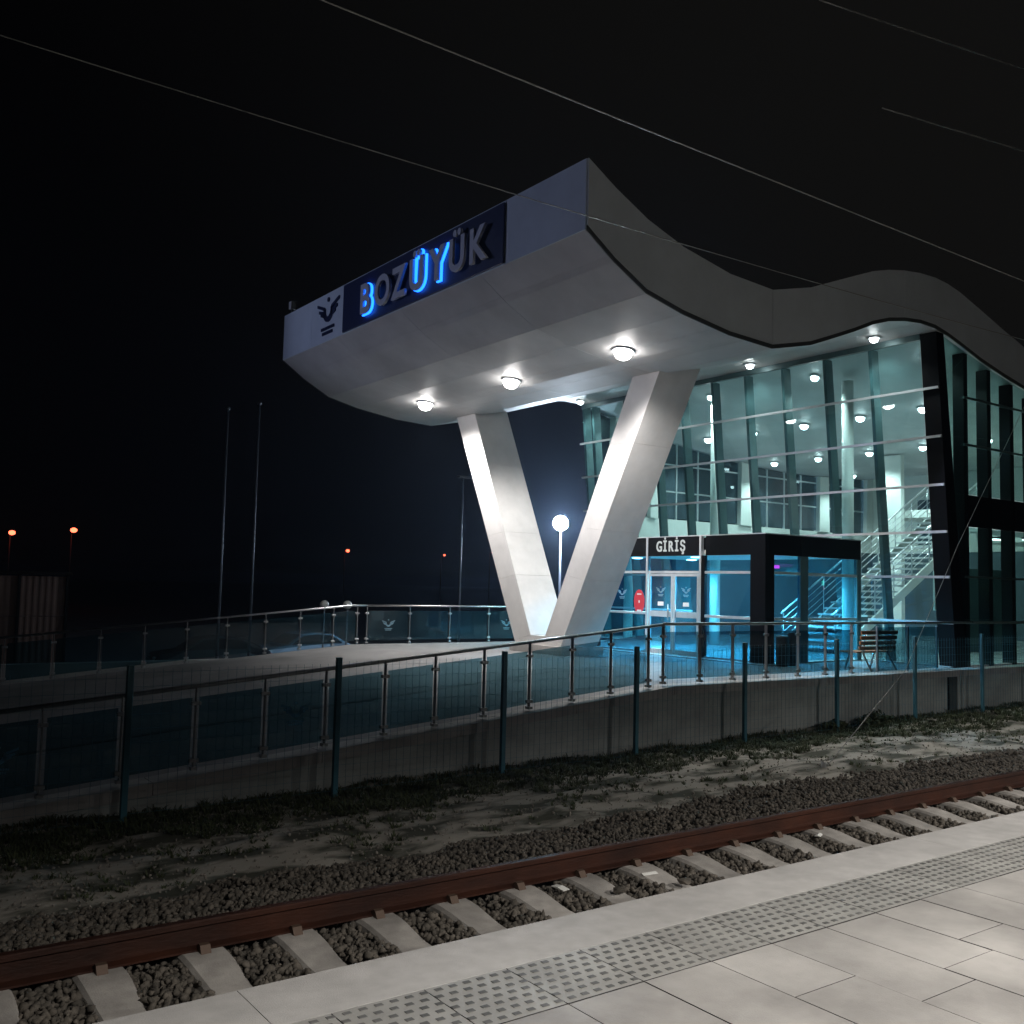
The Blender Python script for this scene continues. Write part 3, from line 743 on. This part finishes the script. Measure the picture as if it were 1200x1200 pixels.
# entrance sign
gsn = thing("entrance_sign", (PX0, 17.15, 2.55), "white lettered sign reading GİRİŞ on the black band above the doors", "sign")
xs_letters = [("G", 17.62), ("İ", 17.42), ("R", 17.22), ("İ", 17.02), ("Ş", 16.82)]
for ch, y in xs_letters:
    me = text_mesh(ch, .36, .008, .008, .78); me.materials.append(E_SIGN)  # letter faces carry a weak emission
    o = link(bpy.data.objects.new("letter", me)); o.rotation_euler = (math.radians(90), 0, math.radians(-90)); o.location = (PX0 - .008, y, 2.545)
    rel(gsn, o)

# station name sign on the front fascia
sgn = thing("station_sign", (10.03, 17.57, 7.5), "navy sign board with raised letters BOZÜYÜK on the canopy front", "sign")
sb_ = prismo("sign_board", M_NAVY, [(14.3, 7.47), (20.84, 7.47), (20.84, 8.60), (14.3, 8.60)], 'x', 9.985, 10.030); rel(sgn, sb_)
for ch, y, lit in (("B", 19.50, 1), ("O", 18.68, 0), ("Z", 17.96, 0), ("Ü", 17.22, 1), ("Y", 16.42, 1), ("Ü", 15.68, 0), ("K", 14.98, 0)):
    me = text_mesh(ch, .92, .028, .025, .92); me.materials.append(M_LETTER)
    o = link(bpy.data.objects.new("letter", me)); o.rotation_euler = (math.radians(90), 0, math.radians(-90)); o.location = (9.885, y, 7.66)
    rel(sgn, o)
    if lit:
        o["label"] = "letter with glowing blue halo"
        h = text_mesh(ch, .92, .022, .045, .92); h.materials.append(E_BLUEC)
        k = link(bpy.data.objects.new("halo_light", h)); k.rotation_euler = o.rotation_euler; k.location = (9.945, y, 7.66); rel(sgn, k)
es = finish(emblem_bm(.84, .03), "canopy_emblem", M_NAVY); es.rotation_euler = (math.radians(90), 0, math.radians(-90)); es.location = (10.03, 21.72, 8.17)
tag(es, "dark navy winged emblem left of the station name on the canopy front", "emblem")
cmr = thing("corner_floodlight", (10.2, 24.3, 8.65), "small white floodlight on the far top corner of the canopy roof", "floodlight")
rel(cmr, box("lamp_head", M_GLOBE, 10.1, 10.24, 24.22, 24.38, 8.82, 9.02)); rel(cmr, box("bracket", M_LAMPC, 10.14, 10.2, 24.28, 24.32, 8.655, 8.82))

# ------------------------------------------------------------------ ceiling lights
def downlight(x, y, label, grp, glow, r, power, col, spot=2.5, aim=(0, 0, -1)):
    z = soffit(x)
    t = thing("ceiling_light", (x, y, z), label, "ceiling light", grp)
    n = (soffit(x + .1) - soffit(x - .1)) / .2
    rim = bmesh.new(); lathe(rim, [(r + .045, 0), (r + .045, .03), (r, .03), (r, .0)], (0, 0, -.042), 20)
    o = finish(rim, "rim", M_GALV, t, smooth=False); o.rotation_euler = (0, -math.atan(n), 0)
    dm = bmesh.new(); lathe(dm, [(r * .99, -.044), (r * .94, -.044 - r * .38), (r * .72, -.044 - r * .70), (r * .35, -.044 - r * .88), (r * .06, -.044 - r * .92)], (0, 0, 0), 20)  # glowing dome made deep so its shape imitates round bloom
    o = finish(dm, "diffuser", glow, t, smooth=True); o.rotation_euler = (0, -math.atan(n), 0)
    lamp('SPOT', "lamp", (x, y, z - .09 - r * 1.9), power, col, t, size=r, spot=spot, blend=.7, aim=aim)
    return t
for y, nm in ((14.32, "nearest to the track"), (18.14, "middle one of the three"), (21.98, "farthest from the track")):
    downlight(13.0, y, "bright round downlight under the front canopy, " + nm, "downlights under the canopy", E_WARM, .18, 1020, (1, .97, .95), 2.3, (.36, 0, -1))
PH = 290
for k, y in enumerate((13.36, 17.07, 20.6, 24.05)):
    downlight(20.0, y, "small downlight in the soffit just outside the glass wall, %s from the corner column" % ORD[k], "soffit lights outside the glass", E_HALL, .10, 170, (.9, 1, 1))
for k, y in enumerate((12.9, 16.14, 19.81, 23.2)):
    downlight(21.5, y, "round hall light in the row just inside the glass, %s from the corner column" % ORD[k], "hall ceiling lights", E_HALL, .10, PH, (.86, 1, .97))
for k, y in enumerate((14.9, 16.86, 18.82, 20.81, 22.74)):
    downlight(24.55, y, "bright hall light in the middle row behind the glass, %s from the track side" % ORD[k], "hall ceiling lights", E_HALL, .12, PH, (.86, 1, .97))
for k, y in enumerate((15.2, 17.31, 19.23, 21.25, 23.16)):
    downlight(28.5, y, "small looking hall light in the rear row above the stairs, %s from the track side" % ORD[k], "hall ceiling lights", E_HALL, .11, PH, (.86, 1, .97))
for k, (x, y) in enumerate(((33, 15.5), (33, 19.5), (33, 23))):
    downlight(x, y, "deep hall light near the rear wall, %s from the track side" % ORD[k], "hall ceiling lights", E_HALL, .11, PH, (.86, 1, .97))
# vestibule lights
for k, (x, y) in enumerate(((18.6, 15.6), (18.6, 17.6), (18.6, 19.8), (20.2, 16.6), (20.2, 19.3))):
    t = thing("ceiling_light", (x, y, 2.455), "cyan tinted round light in the entrance vestibule ceiling, %s from the corner post" % ORD[k], "ceiling light", "vestibule lights")
    dm = bmesh.new(); lathe(dm, [(.14, 0), (.14, -.02), (.05, -.03)], (0, 0, 0), 18); finish(dm, "diffuser", E_CYAN, t, smooth=True)
    lamp('SPOT', "lamp", (x, y, 2.36), 900, (.34, .84, 1), t, size=.12, spot=2.9, blend=.5)
# tubes in the low room at the right
for k, (x, y, z, dx) in enumerate(((24.9, 13.1, 3.1, .35), (25.7, 13.3, 3.15, .5), (27.2, 13.4, 3.2, .6))):
    t = thing("tube_light", (x, y, z), "slim lit tube under the dark floor edge at right, %s from the corner column" % ORD[k], "tube light", "tube lights under the upper floor")
    finish((lambda b: (bx(b, -dx / 2, dx / 2, -.06, .06, .0, .05), b)[1])(bmesh.new()), "casing", M_LAMPC, t)
    finish((lambda b: (bx(b, -dx / 2 + .02, dx / 2 - .02, -.05, .05, -.03, -.002), b)[1])(bmesh.new()), "tube", E_TUBE, t)
t = thing("signal_light", (21.75, 12.6, 1.8), "small green over red indicator lamp behind the glass beside the corner column", "indicator")
bm = bmesh.new(); lathe(bm, [(.045, -.06), (.055, 0), (.045, .06)], (0, 0, .07), 10); finish(bm, "green_lamp", E_GREEN, t, smooth=True)
bm = bmesh.new(); lathe(bm, [(.025, -.04), (.03, 0), (.025, .04)], (.02, 0, -.08), 10); finish(bm, "red_lamp", E_REDL, t, smooth=True)
finish((lambda b: (bx(b, -.05, .05, .045, .09, -1.77, .2), b)[1])(bmesh.new()), "housing", M_BLACK, t)
po = tag(box("poster_board", M_POSTER, 22.2, 23.0, 13.2, 13.25, 1.25, 2.3), "pale rectangular notice board behind the dark glass right of the corner column", "notice board")
ms = tag(box("display_screen", E_MAG, 20.6, 20.64, 16.6, 17.4, 2.22, 2.30), "thin magenta lit display strip seen through the vestibule side glass", "display")

# ------------------------------------------------------------------ deck furniture
bn = thing("bench", (18.6, 12.5, 0), "wooden slat bench with steel legs beside the entrance vestibule", "bench")
for k, z in enumerate((.47, .58, .69, .80)): rel(bn, box("back_slat", M_WOOD, 17.95, 19.25, 12.36 - .018 * k, 12.39 - .018 * k, z - .042, z + .038, bevel=.006))
for k in range(4): rel(bn, box("seat_slat", M_WOOD, 17.95, 19.25, 12.43 + .105 * k, 12.52 + .105 * k, .37, .405, bevel=.006))
for x in (18.15, 19.05):
    rel(bn, tubeo("leg", M_STEEL, [(x, 12.86, 0), (x, 12.75, .365)], .022)); rel(bn, tubeo("leg", M_STEEL, [(x, 12.22, 0), (x, 12.42, .36), (x, 12.33, .85)], .022))
for (x, y, r, h, lab, lid) in ((17.33, 13.86, .13, .64, "black cylindrical litter bin with bright rim by the vestibule corner post", M_GALV), (17.72, 13.92, .10, .70, "narrower black cylindrical bin standing right of the bin with the bright rim", M_BIN)):
    t = thing("litter_bin", (x, y, 0), lab, "bin", "litter bins at the entrance")
    latheo("body", M_BIN, [(r * .92, 0), (r, .03), (r, h - .03), (r * .96, h)], (0, 0, 0), t); latheo("lid", lid, [(r * .98, h + .001), (r * .98, h + .02), (r * .5, h + .028)], (0, 0, 0), t)

# ------------------------------------------------------------------ flood lamp mast and other lamps beyond the deck
def mast(name, x, y, zt, label, cat, zb=-2.0, r=.06, grp=None, m=None):
    t = thing(name, (x, y, zb), label, cat, grp)
    rel(t, tubeo("pole", m or M_POLE, [(x, y, zb), (x, y, zt)], r, n=10, r2=r * .6)); rel(t, latheo("base_plate", M_POLE, [(r * 2.2, 0), (r * 2.2, .03), (r * 1.2, .12)], (x, y, zb), n=10))
    return t
fx_, fy_, fz_ = 28.88, 36.0, 4.60
fl = mast("floodlight_mast", fx_, fy_, fz_ - .25, "brilliant white floodlight on a pole seen between the legs of the V support", "floodlight", r=.08)
bm = bmesh.new()
lathe(bm, [(.30, -.10), (.38, -.04), (.38, .05)], (0, 0, 0), 18)
o = finish(bm, "lamp_head", M_LAMPC, smooth=False); o.location = (fx_ + .10, fy_ + .16, fz_ + .02); o.rotation_euler = Vector((fx_ - 2, fy_ - 2, 3.2)).to_track_quat('-Z', 'Y').to_euler(); rel(fl, o)
bm = bmesh.new(); bmesh.ops.create_icosphere(bm, subdivisions=3, radius=.34)  # glowing ball in place of a flat lens, shaped like the lamp's glare
o = finish(bm, "lens", E_FLOOD, smooth=True); o.location = (fx_, fy_, fz_); rel(fl, o)  # ball standing in for the lamp's glare, not a real lens shape
lamp('POINT', "lamp", (fx_ - .5, fy_ - .7, fz_), 3400, (.66, .82, 1), fl, size=.3)
m1 = mast("flagpole", 10.56, 30.0, 6.9, "tall thin pole left of its twin beyond the ramp", "pole", r=.055, grp="tall thin poles beyond the ramp")
m2 = mast("flagpole", 11.58, 30.0, 7.2, "tall thin pole right of its twin beyond the ramp", "pole", r=.05, grp="tall thin poles beyond the ramp")
for m_, x, z in ((m1, 10.56, 6.9), (m2, 11.58, 7.2)):
    bm = bmesh.new(); bmesh.ops.create_icosphere(bm, subdivisions=2, radius=.07); o = finish(bm, "finial", M_POLE, smooth=True); o.location = (x, 30, z + .05); rel(m_, o)
m3 = mast("lamp_post", 19.42, 30.0, 5.5, "dim slender lamp post just left of the V support", "lamp post", r=.05)
rel(m3, box("lamp_head", M_LAMPC, 19.2, 19.75, 29.9, 30.1, 5.5, 5.58, bevel=.02))
for x, lab in ((14.1, "pale globe lamp above the far handrail, left one of two"), (14.94, "pale globe lamp above the far handrail, right one of two")):
    g = mast("globe_lamp", x, 30.0, .70, lab, "globe lamp", r=.04, grp="globe lamps beyond the ramp")
    bm = bmesh.new(); bmesh.ops.create_icosphere(bm, subdivisions=3, radius=.15); o = finish(bm, "globe", M_GLOBE, smooth=True); o.location = (x, 30, .83); rel(g, o)
# bluish car-park mast left of the frame
cp = mast("car_park_lamp", -7.5, 27.0, 7.6, "car park lamp mast standing left of the ramp outside the photo", "lamp post", r=.08)
rel(cp, box("lamp_head", M_LAMPC, -7.6, -6.9, 26.85, 27.15, 7.6, 7.72)); lens = rel(cp, box("lens", E_TUBE, -7.5, -6.95, 26.9, 27.1, 7.57, 7.597))
lamp('SPOT', "lamp", (-7.2, 27.0, 7.5), 2700, (.54, .62, 1), cp, size=.25, spot=.76, blend=.6, aim=(17.2, -8.6, 1.3))
# far orange street lamps
for k, (x, z, lab) in enumerate(((18.43, 6.08, "orange street lamp far away, leftmost above the brown shed"), (24.73, 6.69, "orange street lamp far away, second from left above the brown shed"), (59.09, 5.72, "lone orange street lamp far away left of the V support"), (74.34, 5.71, "dim orange street lamp far away close to the V support"), (82.82, 6.41, "far orange lamp touching the left edge of the V support"))):
    t = mast("street_lamp", x, 120.0, z, lab, "street lamp", r=.09, grp="orange street lamps far away", m=M_LAMPC)
    rel(t, tubeo("arm", M_LAMPC, [(x, 120, z), (x + .05, 119.3, z + .15)], .05)); s = (.36, .38, .26, .16, .22)[k]
    bm = bmesh.new(); bmesh.ops.create_icosphere(bm, subdivisions=2, radius=s); o = finish(bm, "lamp_head", E_ORANGE, smooth=True); o.scale = (1, .8, .75); o.location = (x + .05, 119.2, z + .05); rel(t, o)
# shed at left
sh = thing("shed", (6.5, 40.5, -2), "low brown corrugated shed or container at the far left beyond the ramp", "shed")
xp = [1.2, 3.9, 6.55, 8.2]
for a, c in zip(xp[:-1], xp[1:]):
    for z0, z1 in ((-2.0, .05), (.07, 1.55)):
        n = 14; poly = []
        pts = [(a + .05 + (c - a - .1) * i / (2 * n), 40 + (.008 if (i // 2) % 2 else 0)) for i in range(2 * n + 1)]
        poly = pts + [(c - .05, 40.15), (a + .05, 40.15)]
        rel(sh, prismo("wall_panel", M_CONT, poly, 'z', z0, z1))
for x in xp: rel(sh, box("corner_post", M_BLACK, x - .05, x + .05, 39.95, 40.12, -2, 1.6))
rel(sh, box("shed_roof", M_BLACK, 1.1, 8.35, 39.9, 45, 1.6, 1.72))
kerb = struct(box("kerb", M_COPE, 3.0, 11.0, 26.0, 26.25, -2.0, -.55)); 
# parked cars
def car(name, x, y, z, rz, paint, label):
    t = thing(name, (x, y, z), label, "car", "parked cars beyond the ramp", rz)
    prof_c = [(-2.1, .35), (-2.15, .62), (-2.0, .86), (-1.15, .98), (-.45, 1.42), (.2, 1.47), (1.05, 1.40), (1.75, 1.02), (2.05, .92), (2.12, .55), (2.05, .3), (-2.0, .28)]
    bm = bmesh.new(); rows = []
    for yy, s, dz in ((-.86, .94, -.02), (-.80, 1, 0), (.80, 1, 0), (.86, .94, -.02)):
        rows.append([bm.verts.new((a * (s if abs(yy) > .8 else 1), yy * (1 - .16 * max(0, (b - .9)) / .55), b + (dz if b > .5 else 0))) for a, b in prof_c])
    n = len(prof_c)
    for i in range(3):
        for k in range(n): bm.faces.new((rows[i][k], rows[i][(k + 1) % n], rows[i + 1][(k + 1) % n], rows[i + 1][k]))
    bm.faces.new(rows[0]); bm.faces.new(rows[3][::-1])
    finish(bm, "body", paint, t, smooth=False, bevel=.03)
    for s in (-1, 1):
        yy = s * .79
        prismo("side_window", M_CARGL, [(-1.0, 1.0), (-.42, 1.36), (.2, 1.40), (.95, 1.34), (1.45, 1.03)], 'y', yy * .985, yy * 1.055 + s * .0, t)
        for wx in (-1.3, 1.35):
            bm = bmesh.new(); lathe(bm, [(.30, -.1), (.32, -.07), (.32, .07), (.30, .1)], (0, 0, 0), 18); o = finish(bm, "wheel", M_TYRE, t); o.rotation_euler = (math.pi / 2, 0, 0); o.location = (wx, s * .80, .32)
            bm = bmesh.new(); lathe(bm, [(.19, 0), (.19, .02), (.05, .03)], (0, 0, .09 if s < 0 else -.12), 14); r_ = finish(bm, "rim", M_POLE, o)
        bm = bmesh.new(); bx(bm, -.05, .05, -.14, .14, -.06, .06); o = finish(bm, "headlight", M_GLOBE, t, bevel=.02); o.location = (-2.1, s * .58, .70)
        bm = bmesh.new(); bx(bm, -.04, .04, -.12, .12, -.08, .08); o = finish(bm, "tail_light", M_RED, t, bevel=.02); o.location = (2.07, s * .62, .78)
    prismo("windscreen", M_CARGL, [(-1.08, 1.03), (-.50, 1.385), (-.53, 1.41), (-1.13, 1.05)], 'y', -.62, .62, t); prismo("rear_window", M_CARGL, [(1.10, 1.385), (1.70, 1.055), (1.74, 1.08), (1.12, 1.41)], 'y', -.6, .6, t)
    return t
car("parked_car", 17.2, 38.6, -2.0, math.radians(8), M_CARB, "blue parked car with bright roof edge behind the far balustrade")
car("parked_car", 12.6, 36.5, -2.0, math.radians(-6), M_CARD, "dark parked car in shadow left of the two tall poles")

# ------------------------------------------------------------------ overhead wires
def wire(name, pts, r, label, sag=0.0):
    a, b = Vector(pts[0]), Vector(pts[1]); P = []
    for i in range(25):
        t = i / 24; p = a.lerp(b, t); p.z -= sag * 4 * t * (1 - t); P.append(p)
    o = tubeo(name, M_CABLE, P, r, n=6); return tag(o, label, "cable", "overhead wires above the track")
wire("contact_wire", [(-20, 5.5, 5.24), (60, 5.5, 5.20)], .0055, "bright overhead contact wire, uppermost long line across the sky to the right")
wire("feeder_wire", [(-15, 8.0, 5.95), (35, 8.0, 6.95)], .005, "dim sagging overhead wire passing in front of the canopy", sag=.75)
wire("span_wire", [(10.75, 8.0, 9.67), (22.5, 8, 11.6)], .010, "faint overhead cable in the top right corner, upper one of the pair")
wire("span_wire", [(12.2, 8.0, 8.6), (22.5, 8, 9.95)], .010, "faint overhead cable in the top right corner, lower one of the pair")
an = thing("stay_wire", (11.45, 8.45, -.85), "slanting pale stay wire running up from a stub on the verge past the corner column", "cable")
rel(an, tubeo("cable", M_CABLE, [(11.45, 8.45, -.80), (14.9, 9.4, .35), (17.6, 10.0, 2.55), (24, 11.0, 8.0)], .006, n=6)); rel(an, tubeo("anchor_stub", M_CABLE, [(11.42, 8.42, -1.1), (11.46, 8.46, -.70)], .035))

# ------------------------------------------------------------------ weeds and litter
def tufts(n, region, h0, h1, nb, keep):
    V = []; F = []
    for _ in range(n):
        x, y = region()
        if not keep(x, y): continue
        z = ground_z(x, y); hh = random.uniform(h0, h1) * (1.6 if random.random() < .06 else 1)
        for q in range(nb):
            a = random.uniform(0, 6.28); h = hh * random.uniform(.35, 1); l = random.uniform(.5, 1.5) * hh; wd = random.uniform(.004, .009)
            ro = hh * .5 * random.random(); dx, dy = math.cos(a), math.sin(a)
            px, py = x + dx * ro, y + dy * ro; k = len(V)
            V += [(px - dy * wd, py + dx * wd, z - .012), (px + dy * wd, py - dx * wd, z - .012), (px + dx * l * .45 + dy * wd * .8, py + dy * l * .45 - dx * wd * .8, z + h * .75), (px + dx * l * .45 - dy * wd * .8, py + dy * l * .45 + dx * wd * .8, z + h * .75), (px + dx * l, py + dy * l, z + h)]
            F += [(k, k + 1, k + 2, k + 3), (k + 3, k + 2, k + 4)]
    me = bpy.data.meshes.new("weeds"); me.from_pydata(V, [], F); me.materials.append(M_WEED)
    return link(bpy.data.objects.new("weeds", me))
def reg(ya, yb):
    return lambda: (-1 + 33 * random.random() ** 1.4, random.uniform(ya, yb))
tag(tufts(9000, reg(9.7, 11.4), .03, .10, 9, lambda x, y: vnoise(x * 1.1, y * 1.7) * .5 + vnoise(x * 4.3, y * 5.1) * .5 > .52 - .5 * sm((y - 9.8) / .9)), "dark low weeds and grass along the foot of the concrete wall", "weeds", kind="stuff")
tag(tufts(2600, reg(8.2, 10.2), .02, .065, 11, lambda x, y: vnoise(x * .9 + 7, y * 1.6) * .65 + vnoise(x * 3.3, y * 4.1) * .35 > .56), "scattered weed tufts on the pale bare earth beside the ballast", "weeds", kind="stuff")
def bush(x, y, s, label):
    t = thing("weed_bush", (x, y, ground_z(x, y)), label, "bush", "weed bushes at the wall foot")
    bm = bmesh.new()
    for _ in range(260):
        a = random.uniform(0, 6.28); r = s * random.random() ** .5; h = s * .9 * random.random() * (1 - .6 * r / s)
        p = Vector((r * math.cos(a) * 1.5, r * math.sin(a) * .6, h)); q = Vector((random.uniform(-1, 1), random.uniform(-1, 1), random.uniform(-.6, 1))).normalized()
        u = q.orthogonal().normalized() * .03; v = q.cross(u).normalized() * .06
        bm.faces.new([bm.verts.new(p + e) for e in (-v, u, v, -u)])
    finish(bm, "leaves", M_WEED, t)
    for k in range(5):
        a = k * 1.3; tubeo("stem", M_WEED, [(0, 0, -.05), (.3 * s * math.cos(a), .2 * s * math.sin(a), s * .6)], .008, t, n=5)
bush(16.6, 11.1, .34, "low dark bush at the wall foot below the glass screen")
bush(15.4, 11.15, .24, "smaller dark bush at the wall foot left of the slanting stay wire")
def scrap(x, y, z, w_, l, a, label):
    bm = bmesh.new(); v = [(-w_, -l, 0), (w_, -l, .003), (w_ * .9, 0, .016), (w_, l, .004), (-w_, l, .0), (-w_ * 1.05, 0, .012)]
    top = [bm.verts.new((p[0], p[1], p[2] + .002)) for p in v]; bot = [bm.verts.new(p) for p in v]
    bm.faces.new(top); bm.faces.new(bot[::-1])
    for i in range(6): bm.faces.new((bot[i], bot[(i + 1) % 6], top[(i + 1) % 6], top[i]))
    o = finish(bm, "paper_scrap", M_PAPER); o.location = (x, y, z); o.rotation_euler = (0, 0, a); return tag(o, label, "litter", "paper litter on the track and platform")
scrap(4.86, 5.98, -.70, .030, .075, .05, "upright oblong white paper scrap lying on the ballast by the rail")
scrap(5.75, 5.93, -.715, .07, .03, -.2, "white paper scrap on the ballast right of a stone topped sleeper")
scrap(8.05, 6.0, -.715, .05, .03, .4, "small white paper scrap by the rail toward the right")
def rock(x, y, z, s, label, sq=.6):
    bm = bmesh.new(); bmesh.ops.create_icosphere(bm, subdivisions=1, radius=s)
    for v in bm.verts: v.co *= random.uniform(.75, 1.2); v.co.z *= sq
    o = finish(bm, "stone", M_BALL); o.location = (x, y, z); return tag(o, label, "stone", "loose stones lying on sleepers")
k5 = SL0 + SLD * 6
rock(k5 + .03, 5.72, -.70, .055, "dark stone lying on the sleeper right of the oblong paper scrap")
rock(k5 + SLD + .02, 5.60, -.70, .075, "flat stone lying on a sleeper left of the second paper scrap", .4)

# ------------------------------------------------------------------ platform lamps (behind the photographer)
for k, (x, y, e, sa) in enumerate(((2.6, -3.2, 3300, 2.40), (8.8, -3.2, 4300, 2.43), (15.8, -3.2, 4900, 2.58), (23.5, -3.2, 4900, 2.58))):
    t = thing("platform_lamp", (x, y, 0), "platform lamp post behind the camera, %s along the platform" % ORD[k], "lamp post", "platform lamps")
    rel(t, tubeo("pole", M_LAMPC, [(x, y, -.05), (x, y, 4.7)], .06, n=12)); rel(t, tubeo("arm", M_LAMPC, [(x, y, 4.62), (x, y + .75, 4.72)], .035))
    rel(t, box("lamp_head", M_LAMPC, x - .12, x + .12, y + .55, y + 1.05, 4.70, 4.77, bevel=.01)); rel(t, box("lens", E_WARM, x - .09, x + .09, y + .6, y + 1.0, 4.676, 4.694))
    lamp('SPOT', "lamp", (x, y + .8, 4.64), e, (1, .96, .915), t, size=.10, spot=sa, blend=.62, aim=(0, .05, -1))

# ------------------------------------------------------------------ thin haze added to imitate the lens glow round the lamps
hz = box("added_glow_haze", None, -960, 960, -60, 1560, -3.6, 12.5); hz.data.materials.clear(); hz["kind"] = "stuff"
m, nt, N, L = nodes("glow_haze")
o = N.new("ShaderNodeOutputMaterial"); pv = N.new("ShaderNodeVolumePrincipled")
pv.inputs["Color"].default_value = (.50, .68, 1, 1); pv.inputs["Density"].default_value = HAZE; pv.inputs["Anisotropy"].default_value = .78
L.new(pv.outputs[0], o.inputs["Volume"]); hz.data.materials.append(m)
